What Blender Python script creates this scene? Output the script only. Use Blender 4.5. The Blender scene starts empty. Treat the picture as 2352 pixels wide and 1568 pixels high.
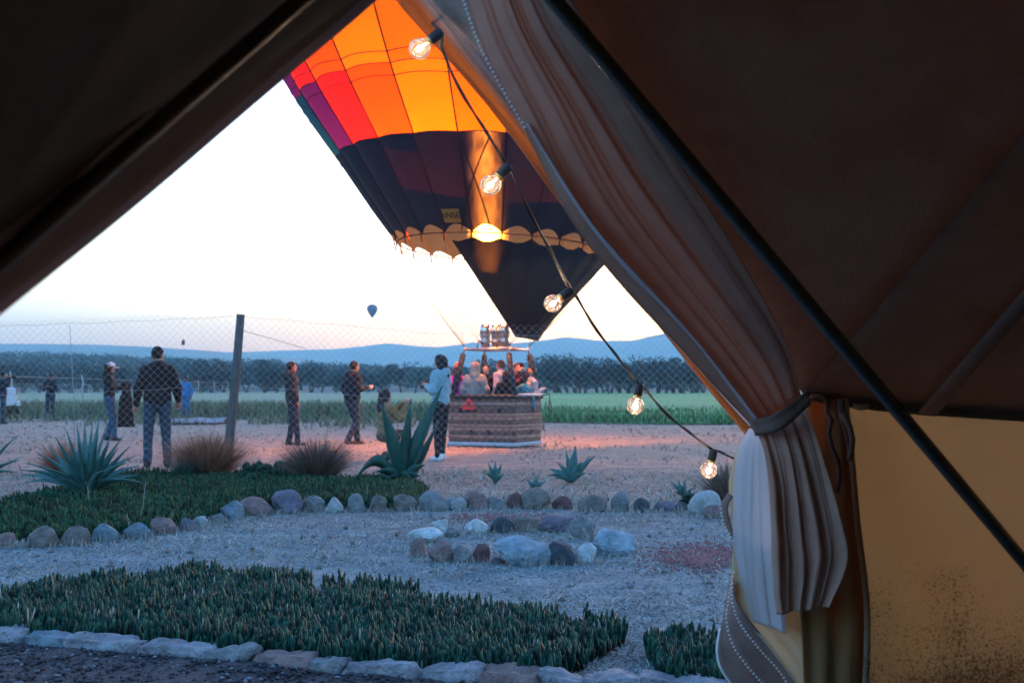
import bpy, bmesh, math, random
import numpy as np
from mathutils import Vector, Matrix, noise as mnoise

random.seed(7)
RNG = np.random.default_rng(11)
R = math.radians
SC = bpy.context.scene
COL = SC.collection

# ------------------------------------------------------------------ camera
F_PX, CX, CY, HOR, CAM_H = 2940.0, 1176.0, 784.0, 890.0, 1.17
PITCH = math.atan((HOR - CY) / F_PX)
cam_d = bpy.data.cameras.new('camera')
cam_d.lens = 45.0
cam_d.sensor_width = 36.0
cam_d.clip_start = 0.02
cam_d.clip_end = 30000.0
cam_d.dof.use_dof = True
cam_d.dof.focus_distance = 4.6
cam_d.dof.aperture_fstop = 7.5
cam = bpy.data.objects.new('camera', cam_d)
COL.objects.link(cam)
cam.location = (0, 0, CAM_H)
cam.rotation_euler = (R(90) + PITCH, 0, 0)
SC.camera = cam

# ------------------------------------------------------------------ sky, sun, exposure
SUN_EL, SUN_AZ = R(2.0), R(24.0)          # azimuth measured from +Y (view direction) towards +X
world = bpy.data.worlds.new('World')
SC.world = world
world.use_nodes = True
wn = world.node_tree.nodes
wl = world.node_tree.links
wn.clear()
sky = wn.new('ShaderNodeTexSky')
sky.sky_type = 'NISHITA'
sky.sun_disc = False
sky.sun_elevation = SUN_EL
sky.sun_rotation = SUN_AZ
sky.air_density = 1.0
sky.dust_density = 3.0
sky.ozone_density = 3.0
wbg = wn.new('ShaderNodeBackground')
wbg.inputs['Strength'].default_value = 0.15
wout = wn.new('ShaderNodeOutputWorld')
wl.new(sky.outputs[0], wbg.inputs['Color'])
wl.new(wbg.outputs[0], wout.inputs['Surface'])

sun_d = bpy.data.lights.new('sun', 'SUN')
sun_d.energy = 0.03
sun_d.angle = R(14)
sun_d.color = (1.0, 0.80, 0.72)
sun = bpy.data.objects.new('sun', sun_d)
COL.objects.link(sun)
sd = Vector((math.sin(SUN_AZ) * math.cos(R(7)), math.cos(SUN_AZ) * math.cos(R(7)), math.sin(R(7))))
sun.rotation_euler = sd.to_track_quat('Z', 'Y').to_euler()

SC.view_settings.view_transform = 'Standard'
SC.view_settings.look = 'None'
SC.view_settings.gamma = 1.0
SC.view_settings.use_curve_mapping = False
SC.view_settings.exposure = 4.45
SC.render.engine = 'CYCLES'
SC.cycles.use_denoising = True
SC.cycles.max_bounces = 6
SC.cycles.diffuse_bounces = 3
SC.cycles.glossy_bounces = 3
SC.cycles.transmission_bounces = 6
SC.cycles.transparent_max_bounces = 12
SC.cycles.volume_bounces = 0
SC.cycles.sample_clamp_indirect = 6.0
SC.cycles.use_adaptive_sampling = False

# ------------------------------------------------------------------ pixel <-> world helpers
_c, _s = math.cos(PITCH), math.sin(PITCH)
def P(x, y, D):
    """point seen at picture position x, y (of a 2352 px wide picture), D metres in front of the tent camera"""
    u, v = (x - CX) / F_PX, (CY - y) / F_PX
    dy, dz = _c - v * _s, _s + v * _c
    k = D / dy
    return Vector((u * k, D, CAM_H + dz * k))
def G(x, y, z=0.0):
    u, v = (x - CX) / F_PX, (CY - y) / F_PX
    dy, dz = _c - v * _s, _s + v * _c
    k = (z - CAM_H) / dz
    return Vector((u * k, dy * k, z))

# ------------------------------------------------------------------ material helpers
MATS = {}
def M(name, col, rough=0.85, var=0.25, scale=12.0, bump=0.0, bscale=40.0, transl=0.0, tcol=None,
      transp=0.0, spec=0.3, metal=0.0, col2=None, detail=6.0, coord='Object', stretch=None, bdist=0.01):
    if name in MATS:
        return MATS[name]
    m = bpy.data.materials.new(name)
    m.use_nodes = True
    nt = m.node_tree
    n, l = nt.nodes, nt.links
    pb = n['Principled BSDF']
    pb.inputs['Roughness'].default_value = rough
    pb.inputs['Specular IOR Level'].default_value = spec
    pb.inputs['Metallic'].default_value = metal
    tc = n.new('ShaderNodeTexCoord')
    vec = tc.outputs[coord]
    if stretch:
        mp = n.new('ShaderNodeMapping')
        mp.inputs['Scale'].default_value = stretch
        l.new(vec, mp.inputs['Vector'])
        vec = mp.outputs[0]
    nz = n.new('ShaderNodeTexNoise')
    nz.inputs['Scale'].default_value = scale
    nz.inputs['Detail'].default_value = detail
    nz.inputs['Roughness'].default_value = 0.65
    l.new(vec, nz.inputs['Vector'])
    rp = n.new('ShaderNodeValToRGB')
    c1 = [max(0, c * (1 - var)) for c in col]
    c2 = col2 if col2 else [min(1, c * (1 + var)) for c in col]
    rp.color_ramp.elements[0].position = 0.32
    rp.color_ramp.elements[1].position = 0.68
    rp.color_ramp.elements[0].color = (*c1, 1)
    rp.color_ramp.elements[1].color = (*c2, 1)
    l.new(nz.outputs['Fac'], rp.inputs['Fac'])
    l.new(rp.outputs[0], pb.inputs['Base Color'])
    if bump > 0:
        nb = n.new('ShaderNodeTexNoise')
        nb.inputs['Scale'].default_value = bscale
        nb.inputs['Detail'].default_value = 8.0
        l.new(vec, nb.inputs['Vector'])
        bp = n.new('ShaderNodeBump')
        bp.inputs['Strength'].default_value = bump
        bp.inputs['Distance'].default_value = bdist
        l.new(nb.outputs['Fac'], bp.inputs['Height'])
        l.new(bp.outputs[0], pb.inputs['Normal'])
    outp = n['Material Output']
    sh = pb.outputs[0]
    if transl > 0:
        tr = n.new('ShaderNodeBsdfTranslucent')
        if tcol:
            tr.inputs['Color'].default_value = (*tcol, 1)
        else:
            l.new(rp.outputs[0], tr.inputs['Color'])
        mx = n.new('ShaderNodeMixShader')
        mx.inputs[0].default_value = transl
        l.new(sh, mx.inputs[1]); l.new(tr.outputs[0], mx.inputs[2])
        sh = mx.outputs[0]
    if transp > 0:
        tp = n.new('ShaderNodeBsdfTransparent')
        mx = n.new('ShaderNodeMixShader')
        mx.inputs[0].default_value = transp
        l.new(sh, mx.inputs[1]); l.new(tp.outputs[0], mx.inputs[2])
        sh = mx.outputs[0]
    l.new(sh, outp.inputs['Surface'])
    MATS[name] = m
    return m

def emit(name, col, strength):
    if name in MATS:
        return MATS[name]
    m = bpy.data.materials.new(name)
    m.use_nodes = True
    n, l = m.node_tree.nodes, m.node_tree.links
    n.remove(n['Principled BSDF'])
    e = n.new('ShaderNodeEmission')
    e.inputs['Color'].default_value = (*col, 1)
    e.inputs['Strength'].default_value = strength
    l.new(e.outputs[0], n['Material Output'].inputs['Surface'])
    MATS[name] = m
    return m

# ------------------------------------------------------------------ object helpers
def mesh_obj(name, verts, faces, mat=None, parent=None, smooth=True, loc=None, mats=None, fmat=None):
    me = bpy.data.meshes.new(name)
    me.from_pydata([tuple(v) for v in verts], [], [tuple(f) for f in faces])
    if mats:
        for mm in mats:
            me.materials.append(mm)
        if fmat is not None:
            me.polygons.foreach_set('material_index', np.asarray(fmat, dtype=np.int32))
    elif mat:
        me.materials.append(mat)
    if smooth:
        me.polygons.foreach_set('use_smooth', np.ones(len(me.polygons), dtype=bool))
    me.update()
    return link_mesh(name, me, parent, loc)
def link_mesh(name, me, parent=None, loc=None):
    o = bpy.data.objects.new(name, me)
    COL.objects.link(o)
    if parent:
        o.parent = parent
    if loc is not None:
        o.location = loc
    return o
def big_mesh(name, V, Fq, mat, parent=None, smooth=False):
    """numpy arrays of verts and quads or triangles -> one mesh, quickly"""
    V = np.ascontiguousarray(V, dtype=np.float32)
    Fq = np.ascontiguousarray(Fq, dtype=np.int32)
    k = Fq.shape[1]
    me = bpy.data.meshes.new(name)
    me.vertices.add(len(V)); me.vertices.foreach_set('co', V.ravel())
    me.loops.add(Fq.size); me.loops.foreach_set('vertex_index', Fq.ravel())
    me.polygons.add(len(Fq))
    me.polygons.foreach_set('loop_start', np.arange(0, Fq.size, k, dtype=np.int32))
    me.polygons.foreach_set('loop_total', np.full(len(Fq), k, dtype=np.int32))
    if smooth:
        me.polygons.foreach_set('use_smooth', np.ones(len(Fq), dtype=bool))
    me.update(calc_edges=True)
    if mat:
        me.materials.append(mat)
    return link_mesh(name, me, parent)
def empty(name, loc=(0, 0, 0), rz=0.0, parent=None):
    o = bpy.data.objects.new(name, None)
    COL.objects.link(o)
    o.location = loc
    o.rotation_euler = (0, 0, rz)
    o.empty_display_size = 0.2
    if parent:
        o.parent = parent
    return o
def tag(o, label=None, cat=None, group=None, kind=None):
    if label: o['label'] = label
    if cat: o['category'] = cat
    if group: o['group'] = group
    if kind: o['kind'] = kind
    return o

class MB:
    """collects simple shapes into one mesh"""
    def __init__(s): s.v, s.f = [], []
    def add(s, vs, fs):
        k = len(s.v)
        s.v += [Vector(v) for v in vs]
        s.f += [tuple(i + k for i in f) for f in fs]
    def box(s, c, d, rot=None):
        c = Vector(c); h = Vector(d) / 2
        vs = [Vector((sx * h.x, sy * h.y, sz * h.z)) for sz in (-1, 1) for sy in (-1, 1) for sx in (-1, 1)]
        if rot: vs = [rot @ v for v in vs]
        s.add([c + v for v in vs], [(0, 2, 3, 1), (4, 5, 7, 6), (0, 1, 5, 4), (2, 6, 7, 3), (0, 4, 6, 2), (1, 3, 7, 5)])
    def tube(s, pts, rad, seg=8, cap=True):
        pts = [Vector(p) for p in pts]
        n = len(pts)
        rads = rad if hasattr(rad, '__len__') else [rad] * n
        vs, fs = [], []
        prev = None
        for i, p in enumerate(pts):
            t = (pts[min(i + 1, n - 1)] - pts[max(i - 1, 0)])
            t = t.normalized() if t.length > 1e-9 else Vector((0, 0, 1))
            if prev is None:
                a = t.orthogonal().normalized()
            else:
                a = (prev - t * prev.dot(t))
                a = a.normalized() if a.length > 1e-6 else t.orthogonal().normalized()
            prev = a
            b = t.cross(a)
            for k in range(seg):
                an = 2 * math.pi * k / seg
                vs.append(p + (a * math.cos(an) + b * math.sin(an)) * rads[i])
        for i in range(n - 1):
            for k in range(seg):
                k2 = (k + 1) % seg
                fs.append((i * seg + k, i * seg + k2, (i + 1) * seg + k2, (i + 1) * seg + k))
        if cap:
            fs.append(tuple(reversed(range(seg))))
            fs.append(tuple((n - 1) * seg + k for k in range(seg)))
        s.add(vs, fs)
    def lathe(s, prof, c=(0, 0, 0), axis=Vector((0, 0, 1)), seg=20):
        axis = Vector(axis).normalized()
        a = axis.orthogonal().normalized(); b = axis.cross(a); c = Vector(c)
        vs, fs = [], []
        for (r, z) in prof:
            for k in range(seg):
                an = 2 * math.pi * k / seg
                vs.append(c + axis * z + (a * math.cos(an) + b * math.sin(an)) * r)
        for i in range(len(prof) - 1):
            for k in range(seg):
                k2 = (k + 1) % seg
                fs.append((i * seg + k, i * seg + k2, (i + 1) * seg + k2, (i + 1) * seg + k))
        s.add(vs, fs)
    def grid(s, rows):
        k = len(rows[0]); vs = [v for r in rows for v in r]
        fs = [(i * k + j, i * k + j + 1, (i + 1) * k + j + 1, (i + 1) * k + j) for i in range(len(rows) - 1) for j in range(k - 1)]
        s.add(vs, fs)
    def build(s, name, mat, parent=None, smooth=True, loc=None, solid=0.0):
        o = mesh_obj(name, s.v, s.f, mat, parent, smooth, loc)
        if solid:
            md = o.modifiers.new('thickness', 'SOLIDIFY'); md.thickness = solid; md.offset = 0
        return o

def catmull(pts, n):
    """smooth curve through control tuples, n samples"""
    A = np.array([list(p) for p in pts], dtype=float)
    m = len(A)
    d = np.r_[0, np.cumsum(np.linalg.norm(np.diff(A[:, :2], axis=0), axis=1))]
    t = np.linspace(0, d[-1], n)
    T = np.zeros_like(A)
    for i in range(m):
        i0, i1 = max(i - 1, 0), min(i + 1, m - 1)
        T[i] = (A[i1] - A[i0]) / max(d[i1] - d[i0], 1e-9)
    out = []
    for x in t:
        i = min(max(np.searchsorted(d, x) - 1, 0), m - 2)
        h = d[i + 1] - d[i]; u = (x - d[i]) / h
        out.append((2*u**3-3*u**2+1)*A[i] + (u**3-2*u**2+u)*h*T[i] + (-2*u**3+3*u**2)*A[i+1] + (u**3-u**2)*h*T[i+1])
    return np.array(out)
def pcurve(pts, n):
    return [P(*q) for q in catmull(pts, n)]

# ------------------------------------------------------------------ materials
m_ground = None
def ground_material():
    m = bpy.data.materials.new('dry_ground'); m.use_nodes = True
    n, l = m.node_tree.nodes, m.node_tree.links
    pb = n['Principled BSDF']; pb.inputs['Roughness'].default_value = 0.95; pb.inputs['Specular IOR Level'].default_value = 0.1
    ge = n.new('ShaderNodeNewGeometry'); sp = n.new('ShaderNodeSeparateXYZ')
    l.new(ge.outputs['Position'], sp.inputs[0])
    n1 = n.new('ShaderNodeTexNoise'); n1.inputs['Scale'].default_value = 0.45; n1.inputs['Detail'].default_value = 5
    n2 = n.new('ShaderNodeTexNoise'); n2.inputs['Scale'].default_value = 2.2; n2.inputs['Detail'].default_value = 10; n2.inputs['Roughness'].default_value = 0.75
    n3 = n.new('ShaderNodeTexNoise'); n3.inputs['Scale'].default_value = 26.0; n3.inputs['Detail'].default_value = 6; n3.inputs['Roughness'].default_value = 0.8
    for q in (n1, n2, n3): l.new(ge.outputs['Position'], q.inputs['Vector'])
    # straw (far) against gravel (near): boundary at about 12 m, wobbling
    ma = n.new('ShaderNodeMath'); ma.operation = 'MULTIPLY_ADD'; ma.inputs[1].default_value = 7.0
    l.new(n1.outputs['Fac'], ma.inputs[0]); l.new(sp.outputs['Y'], ma.inputs[2])
    mr = n.new('ShaderNodeMapRange'); mr.inputs['From Min'].default_value = 13.6; mr.inputs['From Max'].default_value = 18.0
    l.new(ma.outputs[0], mr.inputs['Value'])
    def ramp(fac, cols):
        r = n.new('ShaderNodeValToRGB')
        el = r.color_ramp.elements
        el[0].position, el[1].position = cols[0][0], cols[-1][0]
        el[0].color, el[1].color = (*cols[0][1], 1), (*cols[-1][1], 1)
        for p_, c_ in cols[1:-1]:
            e = el.new(p_); e.color = (*c_, 1)
        l.new(fac, r.inputs['Fac']); return r
    grav = ramp(n2.outputs['Fac'], [(0.3, (.075, .12, .145)), (0.5, (.155, .215, .235)), (0.7, (.29, .335, .335))])
    straw = ramp(n2.outputs['Fac'], [(0.30, (.13, .095, .075)), (0.45, (.27, .205, .17)), (0.58, (.35, .275, .23)), (0.72, (.48, .40, .33))])
    mix = n.new('ShaderNodeMix'); mix.data_type = 'RGBA'
    l.new(mr.outputs[0], mix.inputs['Factor']); l.new(grav.outputs[0], mix.inputs['A']); l.new(straw.outputs[0], mix.inputs['B'])
    fine = ramp(n3.outputs['Fac'], [(0.32, (.28, .30, .34)), (0.5, (.85, .85, .86)), (0.68, (1.55, 1.5, 1.45))])
    mul = n.new('ShaderNodeMix'); mul.data_type = 'RGBA'; mul.blend_type = 'MULTIPLY'; mul.inputs['Factor'].default_value = 1.0
    l.new(mix.outputs['Result'], mul.inputs['A']); l.new(fine.outputs[0], mul.inputs['B'])
    l.new(mul.outputs['Result'], pb.inputs['Base Color'])
    bp = n.new('ShaderNodeBump'); bp.inputs['Strength'].default_value = 0.7; bp.inputs['Distance'].default_value = 0.03
    l.new(n3.outputs['Fac'], bp.inputs['Height']); l.new(bp.outputs[0], pb.inputs['Normal'])
    return m

# canvas and cloth
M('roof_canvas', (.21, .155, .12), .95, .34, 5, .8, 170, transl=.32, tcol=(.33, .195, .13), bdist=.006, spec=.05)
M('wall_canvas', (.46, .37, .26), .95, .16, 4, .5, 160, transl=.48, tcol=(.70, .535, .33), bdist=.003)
M('door_canvas', (.40, .23, .10), .95, .1, 6, .15, 240, transl=.40, tcol=(.50, .22, .06), bdist=.003)
M('cream_canvas', (.72, .60, .40), .92, .08, 7, .15, 240, transl=.35, tcol=(.75, .55, .28), bdist=.003)
M('sheer_cloth', (.50, .285, .215), .95, .14, 9, .35, 220, transl=.22, tcol=(.70, .36, .22), bdist=.003, spec=.05)
M('white_sheer', (.62, .58, .60), .95, .05, 8, .3, 220, transl=.35, tcol=(.66, .60, .62), transp=.22, bdist=.003, spec=.05)
M('suede_border', (.30, .20, .17), .95, .25, 18, .3, 180, transl=.12, tcol=(.4, .2, .13), bdist=.003)
M('webbing', (.15, .085, .065), .9, .2, 40)
M('pole_steel', (.12, .11, .10), .32, .15, 30, .1, 200, metal=.85)
M('rubber', (.012, .012, .014), .5, .2, 60)
M('brass', (.75, .42, .12), .3, .1, 30, metal=1.0)
M('zip_white', (.75, .70, .68), .6, .05, 30)
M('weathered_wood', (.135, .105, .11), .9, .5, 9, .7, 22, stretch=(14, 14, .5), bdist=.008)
M('post_wood', (.115, .09, .085), .92, .45, 7, .6, 24, stretch=(12, 12, 1.0), bdist=.01)
M('wire', (.30, .31, .33), .5, .2, 30, metal=.6)
M('concrete', (.38, .38, .37), .9, .15, 12)
# ground cover
M('soil', (.055, .045, .050), .95, .5, 30, .9, 60, bdist=.03, coord='Object')
M('ice_leaf', (.006, .044, .030), .65, .6, 14.0, coord='Object', spec=.14)
M('ice_leaf_dull', (.009, .050, .025), .75, .6, 2.2, coord='Object', spec=.1)
M('agave_leaf', (.038, .115, .105), .5, .25, 5, .12, 40, spec=.4, stretch=(8, 8, 1.5))
M('agave_dark', (.014, .060, .045), .5, .25, 5, .12, 40, spec=.4, stretch=(8, 8, 1.5))
M('dry_blade', (.27, .245, .20), .9, .35, 5)
M('red_tuft', (.30, .125, .075), .9, .4, 6)
M('dark_tuft', (.17, .105, .08), .9, .4, 6)
M('shrub_leaf', (.028, .070, .045), .6, .35, 8)
M('field_green', (.030, .20, .065), .95, .3, .12, .6, 3.0, coord='Object', bdist=.2, col2=(.055, .28, .10))
M('field_blade', (.04, .16, .05), .9, .4, .5)
M('field_dull', (.13, .155, .095), .9, .35, .5)
M('tree_foliage', (.030, .062, .068), .95, .5, .4)
M('bark', (.075, .065, .06), .95, .3, 8)
M('wood_foliage', (.040, .075, .075), .95, .5, .05)
M('hill_scrub', (.10, .12, .11), .95, .4, .01, .5, .05, bdist=5)

def island_tint(name, lo, hi, alt=None):
    m = MATS[name]; n, l = m.node_tree.nodes, m.node_tree.links
    ge = n.new('ShaderNodeNewGeometry'); mr = n.new('ShaderNodeMapRange'); mr.inputs['To Min'].default_value = lo; mr.inputs['To Max'].default_value = hi
    l.new(ge.outputs['Random Per Island'], mr.inputs['Value'])
    rp = next(q for q in n if q.type == 'VALTORGB'); sc_ = n.new('ShaderNodeVectorMath'); sc_.operation = 'SCALE'
    l.new(rp.outputs[0], sc_.inputs[0]); l.new(mr.outputs[0], sc_.inputs['Scale'])
    out = sc_.outputs[0]
    if alt:
        st = n.new('ShaderNodeMapRange'); st.inputs['From Min'].default_value = .86; st.inputs['From Max'].default_value = .9
        l.new(ge.outputs['Random Per Island'], st.inputs['Value'])
        mx = n.new('ShaderNodeMix'); mx.data_type = 'RGBA'; mx.inputs['B'].default_value = (*alt, 1)
        l.new(st.outputs[0], mx.inputs['Factor']); l.new(out, mx.inputs['A']); out = mx.outputs['Result']
    l.new(out, n['Principled BSDF'].inputs['Base Color'])
island_tint('ice_leaf', .35, 1.6, (.035, .085, .045)); island_tint('ice_leaf_dull', .3, 1.7, (.06, .085, .03))
island_tint('dry_blade', .45, 1.5); island_tint('red_tuft', .4, 1.6); island_tint('dark_tuft', .4, 1.6); island_tint('field_blade', .5, 1.5); island_tint('field_dull', .5, 1.5); island_tint('wood_foliage', .5, 1.5)
# ================================================================== THE SETTING
def sheet(name, pts, z, mat, kind='structure', sub=0):
    o = mesh_obj(name, [(p[0], p[1], z) for p in pts], [tuple(range(len(pts)))], mat, smooth=False)
    o['kind'] = kind
    return o
gm = ground_material()
# ground as one big sheet, finely divided and slightly uneven near the tent
xs = np.unique(np.r_[-6000, -2000, -600, -200, -80, np.arange(-30, 30.1, .6), 80, 200, 600, 2000, 6000])
ys = np.unique(np.r_[-300, -50, np.arange(-6, 46.1, .6), 60, 90, 140, 220, 400, 900, 2000, 4000, 9000])
rows = []
for y in ys:
    r = []
    for x in xs:
        z = 0.0
        if abs(x) < 29 and 7.5 < y < 45:
            z = 0.035 * mnoise.noise(Vector((x * .35, y * .35, 3))) + .012 * mnoise.noise(Vector((x * 1.3, y * 1.3, 9)))
        r.append((x, y, z))
    rows.append(r)
mb = MB(); mb.grid(rows)
tag(mb.build('ground', gm), kind='structure')

# dark bed of earth in front of the kerb
soil = MB(); rr = []
for j in range(27):
    y = 3.3 + (j / 26) * 3.4
    rr.append([(x, y, .012 + .022 * mnoise.noise(Vector((x * 3, y * 3, 0))) + .016 * mnoise.noise(Vector((x * 9, y * 9, 4)))) for x in np.linspace(-4.2, 1.9, 90)])
# cut along the kerb line: keep only the near side
KERB = [(-60, 1428), (0, 1435), (150, 1445), (330, 1460), (490, 1472), (595, 1480), (715, 1495), (800, 1503), (1000, 1515), (1110, 1525), (1250, 1537), (1400, 1545), (1640, 1553), (1760, 1556)]
kerb_pts = [G(x, y + 14, .07) for x, y in KERB]
KX = [p.x for p in kerb_pts]; KY = [p.y for p in kerb_pts]
def kerb_y(x): return float(np.interp(x, KX, KY, left=KY[0] + .25 * (KX[0] - x) * .5, right=KY[-1]))
rr = []
for j in range(24):
    rr.append([(x, 3.0 + (kerb_y(x) - 3.0) * j / 23, 0) for x in np.linspace(-4.2, 1.9, 100)])
rr = [[(x, y, .014 + .022 * (mnoise.noise(Vector((x * 3, y * 3, 0))) + 1) * .5 + .018 * mnoise.noise(Vector((x * 9, y * 9, 4)))) for x, y, z in r] for r in rr]
soil = MB(); soil.grid(rr)
tag(soil.build('soil_bed', MATS['soil'], smooth=True), kind='structure')

# green field beyond the trampled ground
fe = [(-90, 900), (-90, 50)]
for x in range(-90, 91, 3):
    yb = np.interp(x, [-90, -20, -6, -1, 4, 14, 90], [52, 49, 47, 45, 41, 40.2, 40])
    fe.append((x, yb + .8 * mnoise.noise(Vector((x * .3, 1, 0)))))
fe += [(90, 900)]
field = MB(); frows = []
ed = [(x, float(np.interp(x, [-90, -20, -6, -1, 4, 14, 90], [52, 49, 47, 45, 41, 40.2, 40])) + .8 * mnoise.noise(Vector((x * .3, 1, 0)))) for x in np.arange(-140, 141, 2.0)]
for k, tt in enumerate([0, .002, .006, .012, .02, .035, .06, .1, .18, .3, .5, .75, 1.0]):
    hz = .30 * min(1, tt / .006)
    frows.append([(x * (1 + tt * .9), y + (260 - y) * tt, .02 + hz * (1 + .35 * mnoise.noise(Vector((x * .5, y * .4 + tt * 70, 2))))) for x, y in ed])
field.grid(frows)
def field_material():
    m = M('field_green', (0, 0, 0))
    n, l = m.node_tree.nodes, m.node_tree.links
    ge = n.new('ShaderNodeNewGeometry'); sp = n.new('ShaderNodeSeparateXYZ'); l.new(ge.outputs['Position'], sp.inputs[0])
    nz = n.new('ShaderNodeTexNoise'); nz.inputs['Scale'].default_value = .25; nz.inputs['Detail'].default_value = 8
    l.new(ge.outputs['Position'], nz.inputs['Vector'])
    ma = n.new('ShaderNodeMath'); ma.operation = 'MULTIPLY_ADD'; ma.inputs[1].default_value = 10.0
    l.new(nz.outputs['Fac'], ma.inputs[0]); l.new(sp.outputs['X'], ma.inputs[2])
    mr = n.new('ShaderNodeMapRange'); mr.inputs['From Min'].default_value = -9; mr.inputs['From Max'].default_value = 4
    l.new(ma.outputs[0], mr.inputs['Value'])
    rp = next(q for q in n if q.type == 'VALTORGB'); pb = n['Principled BSDF']
    mix = n.new('ShaderNodeMix'); mix.data_type = 'RGBA'
    r2 = n.new('ShaderNodeValToRGB')
    r2.color_ramp.elements[0].color = (.10, .15, .095, 1); r2.color_ramp.elements[1].color = (.18, .24, .16, 1)
    l.new(nz.outputs['Fac'], r2.inputs['Fac'])
    l.new(mr.outputs[0], mix.inputs['Factor']); l.new(r2.outputs[0], mix.inputs['A']); l.new(rp.outputs[0], mix.inputs['B'])
    l.new(mix.outputs['Result'], pb.inputs['Base Color'])
field_material()
tag(field.build('field', MATS['field_green']), kind='structure')

def blades(name, pts, length, width, lean, mat, label=None, cat=None, kind='stuff', seed=0, z0=None, group=None, lean_min=0.0):
    """slender tapering triangles: pts (n,3); length / width may be arrays"""
    r = np.random.default_rng(seed)
    n = len(pts)
    L = np.broadcast_to(length, (n,)) * r.uniform(.6, 1.3, n)
    a = r.uniform(0, 2 * np.pi, n)
    side = np.c_[np.cos(a), np.sin(a), np.zeros(n)] * (np.broadcast_to(width, (n,)) * .5)[:, None]
    b = r.uniform(0, 2 * np.pi, n)
    ln = r.uniform(lean_min, lean, n)
    tip = np.c_[np.cos(b) * np.sin(ln), np.sin(b) * np.sin(ln), np.cos(ln)] * L[:, None]
    mid = tip * .5 + np.c_[np.zeros(n), np.zeros(n), L * .08]
    V = np.stack([pts - side, pts + side, pts + mid + side * .7, pts + mid - side * .7, pts + tip + side * .1, pts + tip - side * .1], 1).reshape(-1, 3)
    base = (np.arange(n) * 6)[:, None]
    Fq = np.concatenate([base + [0, 1, 2, 3], base + [3, 2, 4, 5]], 0)
    o = big_mesh(name, V, Fq, mat)
    tag(o, label, cat, group, kind)
    return o
# tall grass at the field's near edge
r = np.random.default_rng(3)
n = 26000
fx = r.uniform(-26, 16, n)
fy0 = np.interp(fx, [-90, -20, -6, -1, 4, 14, 90], [52, 49, 47, 45, 41, 40.2, 40])
fy = fy0 + np.abs(r.normal(0, 1, n)) * 6 - .3
green = fx + r.normal(0, 3, n) > -3
pp = np.c_[fx, fy, np.full(n, .02)]
blades('tall_grass', pp[green], .38, .05, .5, MATS['field_blade'], 'bright green grass along the near edge of the field', 'grass', seed=1)
blades('dry_grass', pp[~green], .55, .05, .6, MATS['field_dull'], 'dull olive dry grass between the trampled ground and the far wire fence', 'grass', seed=2)
# low weeds on the trampled ground just before the field
n = 2600
wx = r.uniform(-18, 1, n); wy = np.interp(wx, [-18, 1], [45, 40]) + r.normal(0, 2.2, n)
cl = np.array([mnoise.noise(Vector((x * .5, y * .25, 7))) for x, y in zip(wx, wy)]) > .02
blades('low_weeds', np.c_[wx, wy, np.zeros(n)][cl], .3, .06, .9, MATS['field_dull'], 'low dull weeds scattered before the green field', 'weeds', seed=4)

# far hills and the wooded rise
def ridge(name, D, prof, base_px, depth, mat, seed, rough=1.0):
    X = np.linspace(prof[0][0], prof[-1][0], 260)
    Y = np.interp(X, [p[0] for p in prof], [p[1] for p in prof])
    rows = []
    for tt in np.linspace(-1, 1, 15):
        row = []
        for x, y in zip(X, Y):
            top = P(x, y, D)
            k = (1 - abs(tt)) ** 1.3
            nzv = mnoise.noise(Vector((x * .011 + seed, tt * 2.5, 0))) * .35 + mnoise.noise(Vector((x * .05, tt * 6, seed))) * .12
            hgt = max(top.z, 1) * (k + (nzv * (abs(tt) * (1 - abs(tt))) * 1.5 * rough)) + rough * .012 * top.z * mnoise.noise(Vector((x * .12, tt * 3, seed + 5)))
            Yd = D + tt * depth
            row.append((top.x * (1 + tt * depth / D * .9), Yd, hgt - 2))
        rows.append(row)
    mbx = MB(); mbx.grid(rows)
    return tag(mbx.build(name, mat), kind='structure')
ridge('hills', 3400, [(-700, 812), (300, 812), (560, 806), (640, 803), (760, 800), (820, 795), (890, 786), (960, 793), (1010, 795), (1050, 790), (1095, 783), (1130, 790), (1240, 781), (1300, 772), (1340, 775), (1370, 780), (1450, 780), (1520, 765), (1580, 752), (1700, 742), (1900, 748), (2200, 770), (2800, 790)], 900, 900, MATS['hill_scrub'], 1.0)
ridge('hills', 2300, [(-900, 780), (-200, 785), (60, 787), (200, 788), (330, 793), (480, 803), (560, 809), (700, 822), (900, 850)], 900, 600, MATS['hill_scrub'], 5.0)
# wooded slope
def slope_h(x, y):
    return np.clip((y - 240) / 420, 0, 1) ** 1.1 * np.interp(x / np.maximum(y, 1), [-.6, -.4, -.2, -.1, 0, .1, .3], [17.5, 15.5, 10.5, 7.5, 4.5, 3, 2])
srows = []
for y in np.linspace(235, 900, 24):
    srows.append([(x * y / 400, y, float(slope_h(x * y / 400, y)) - .1) for x in np.linspace(-330, 260, 60)])
mb = MB(); mb.grid(srows)
tag(mb.build('wooded_slope', MATS['wood_foliage']), kind='structure')

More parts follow.
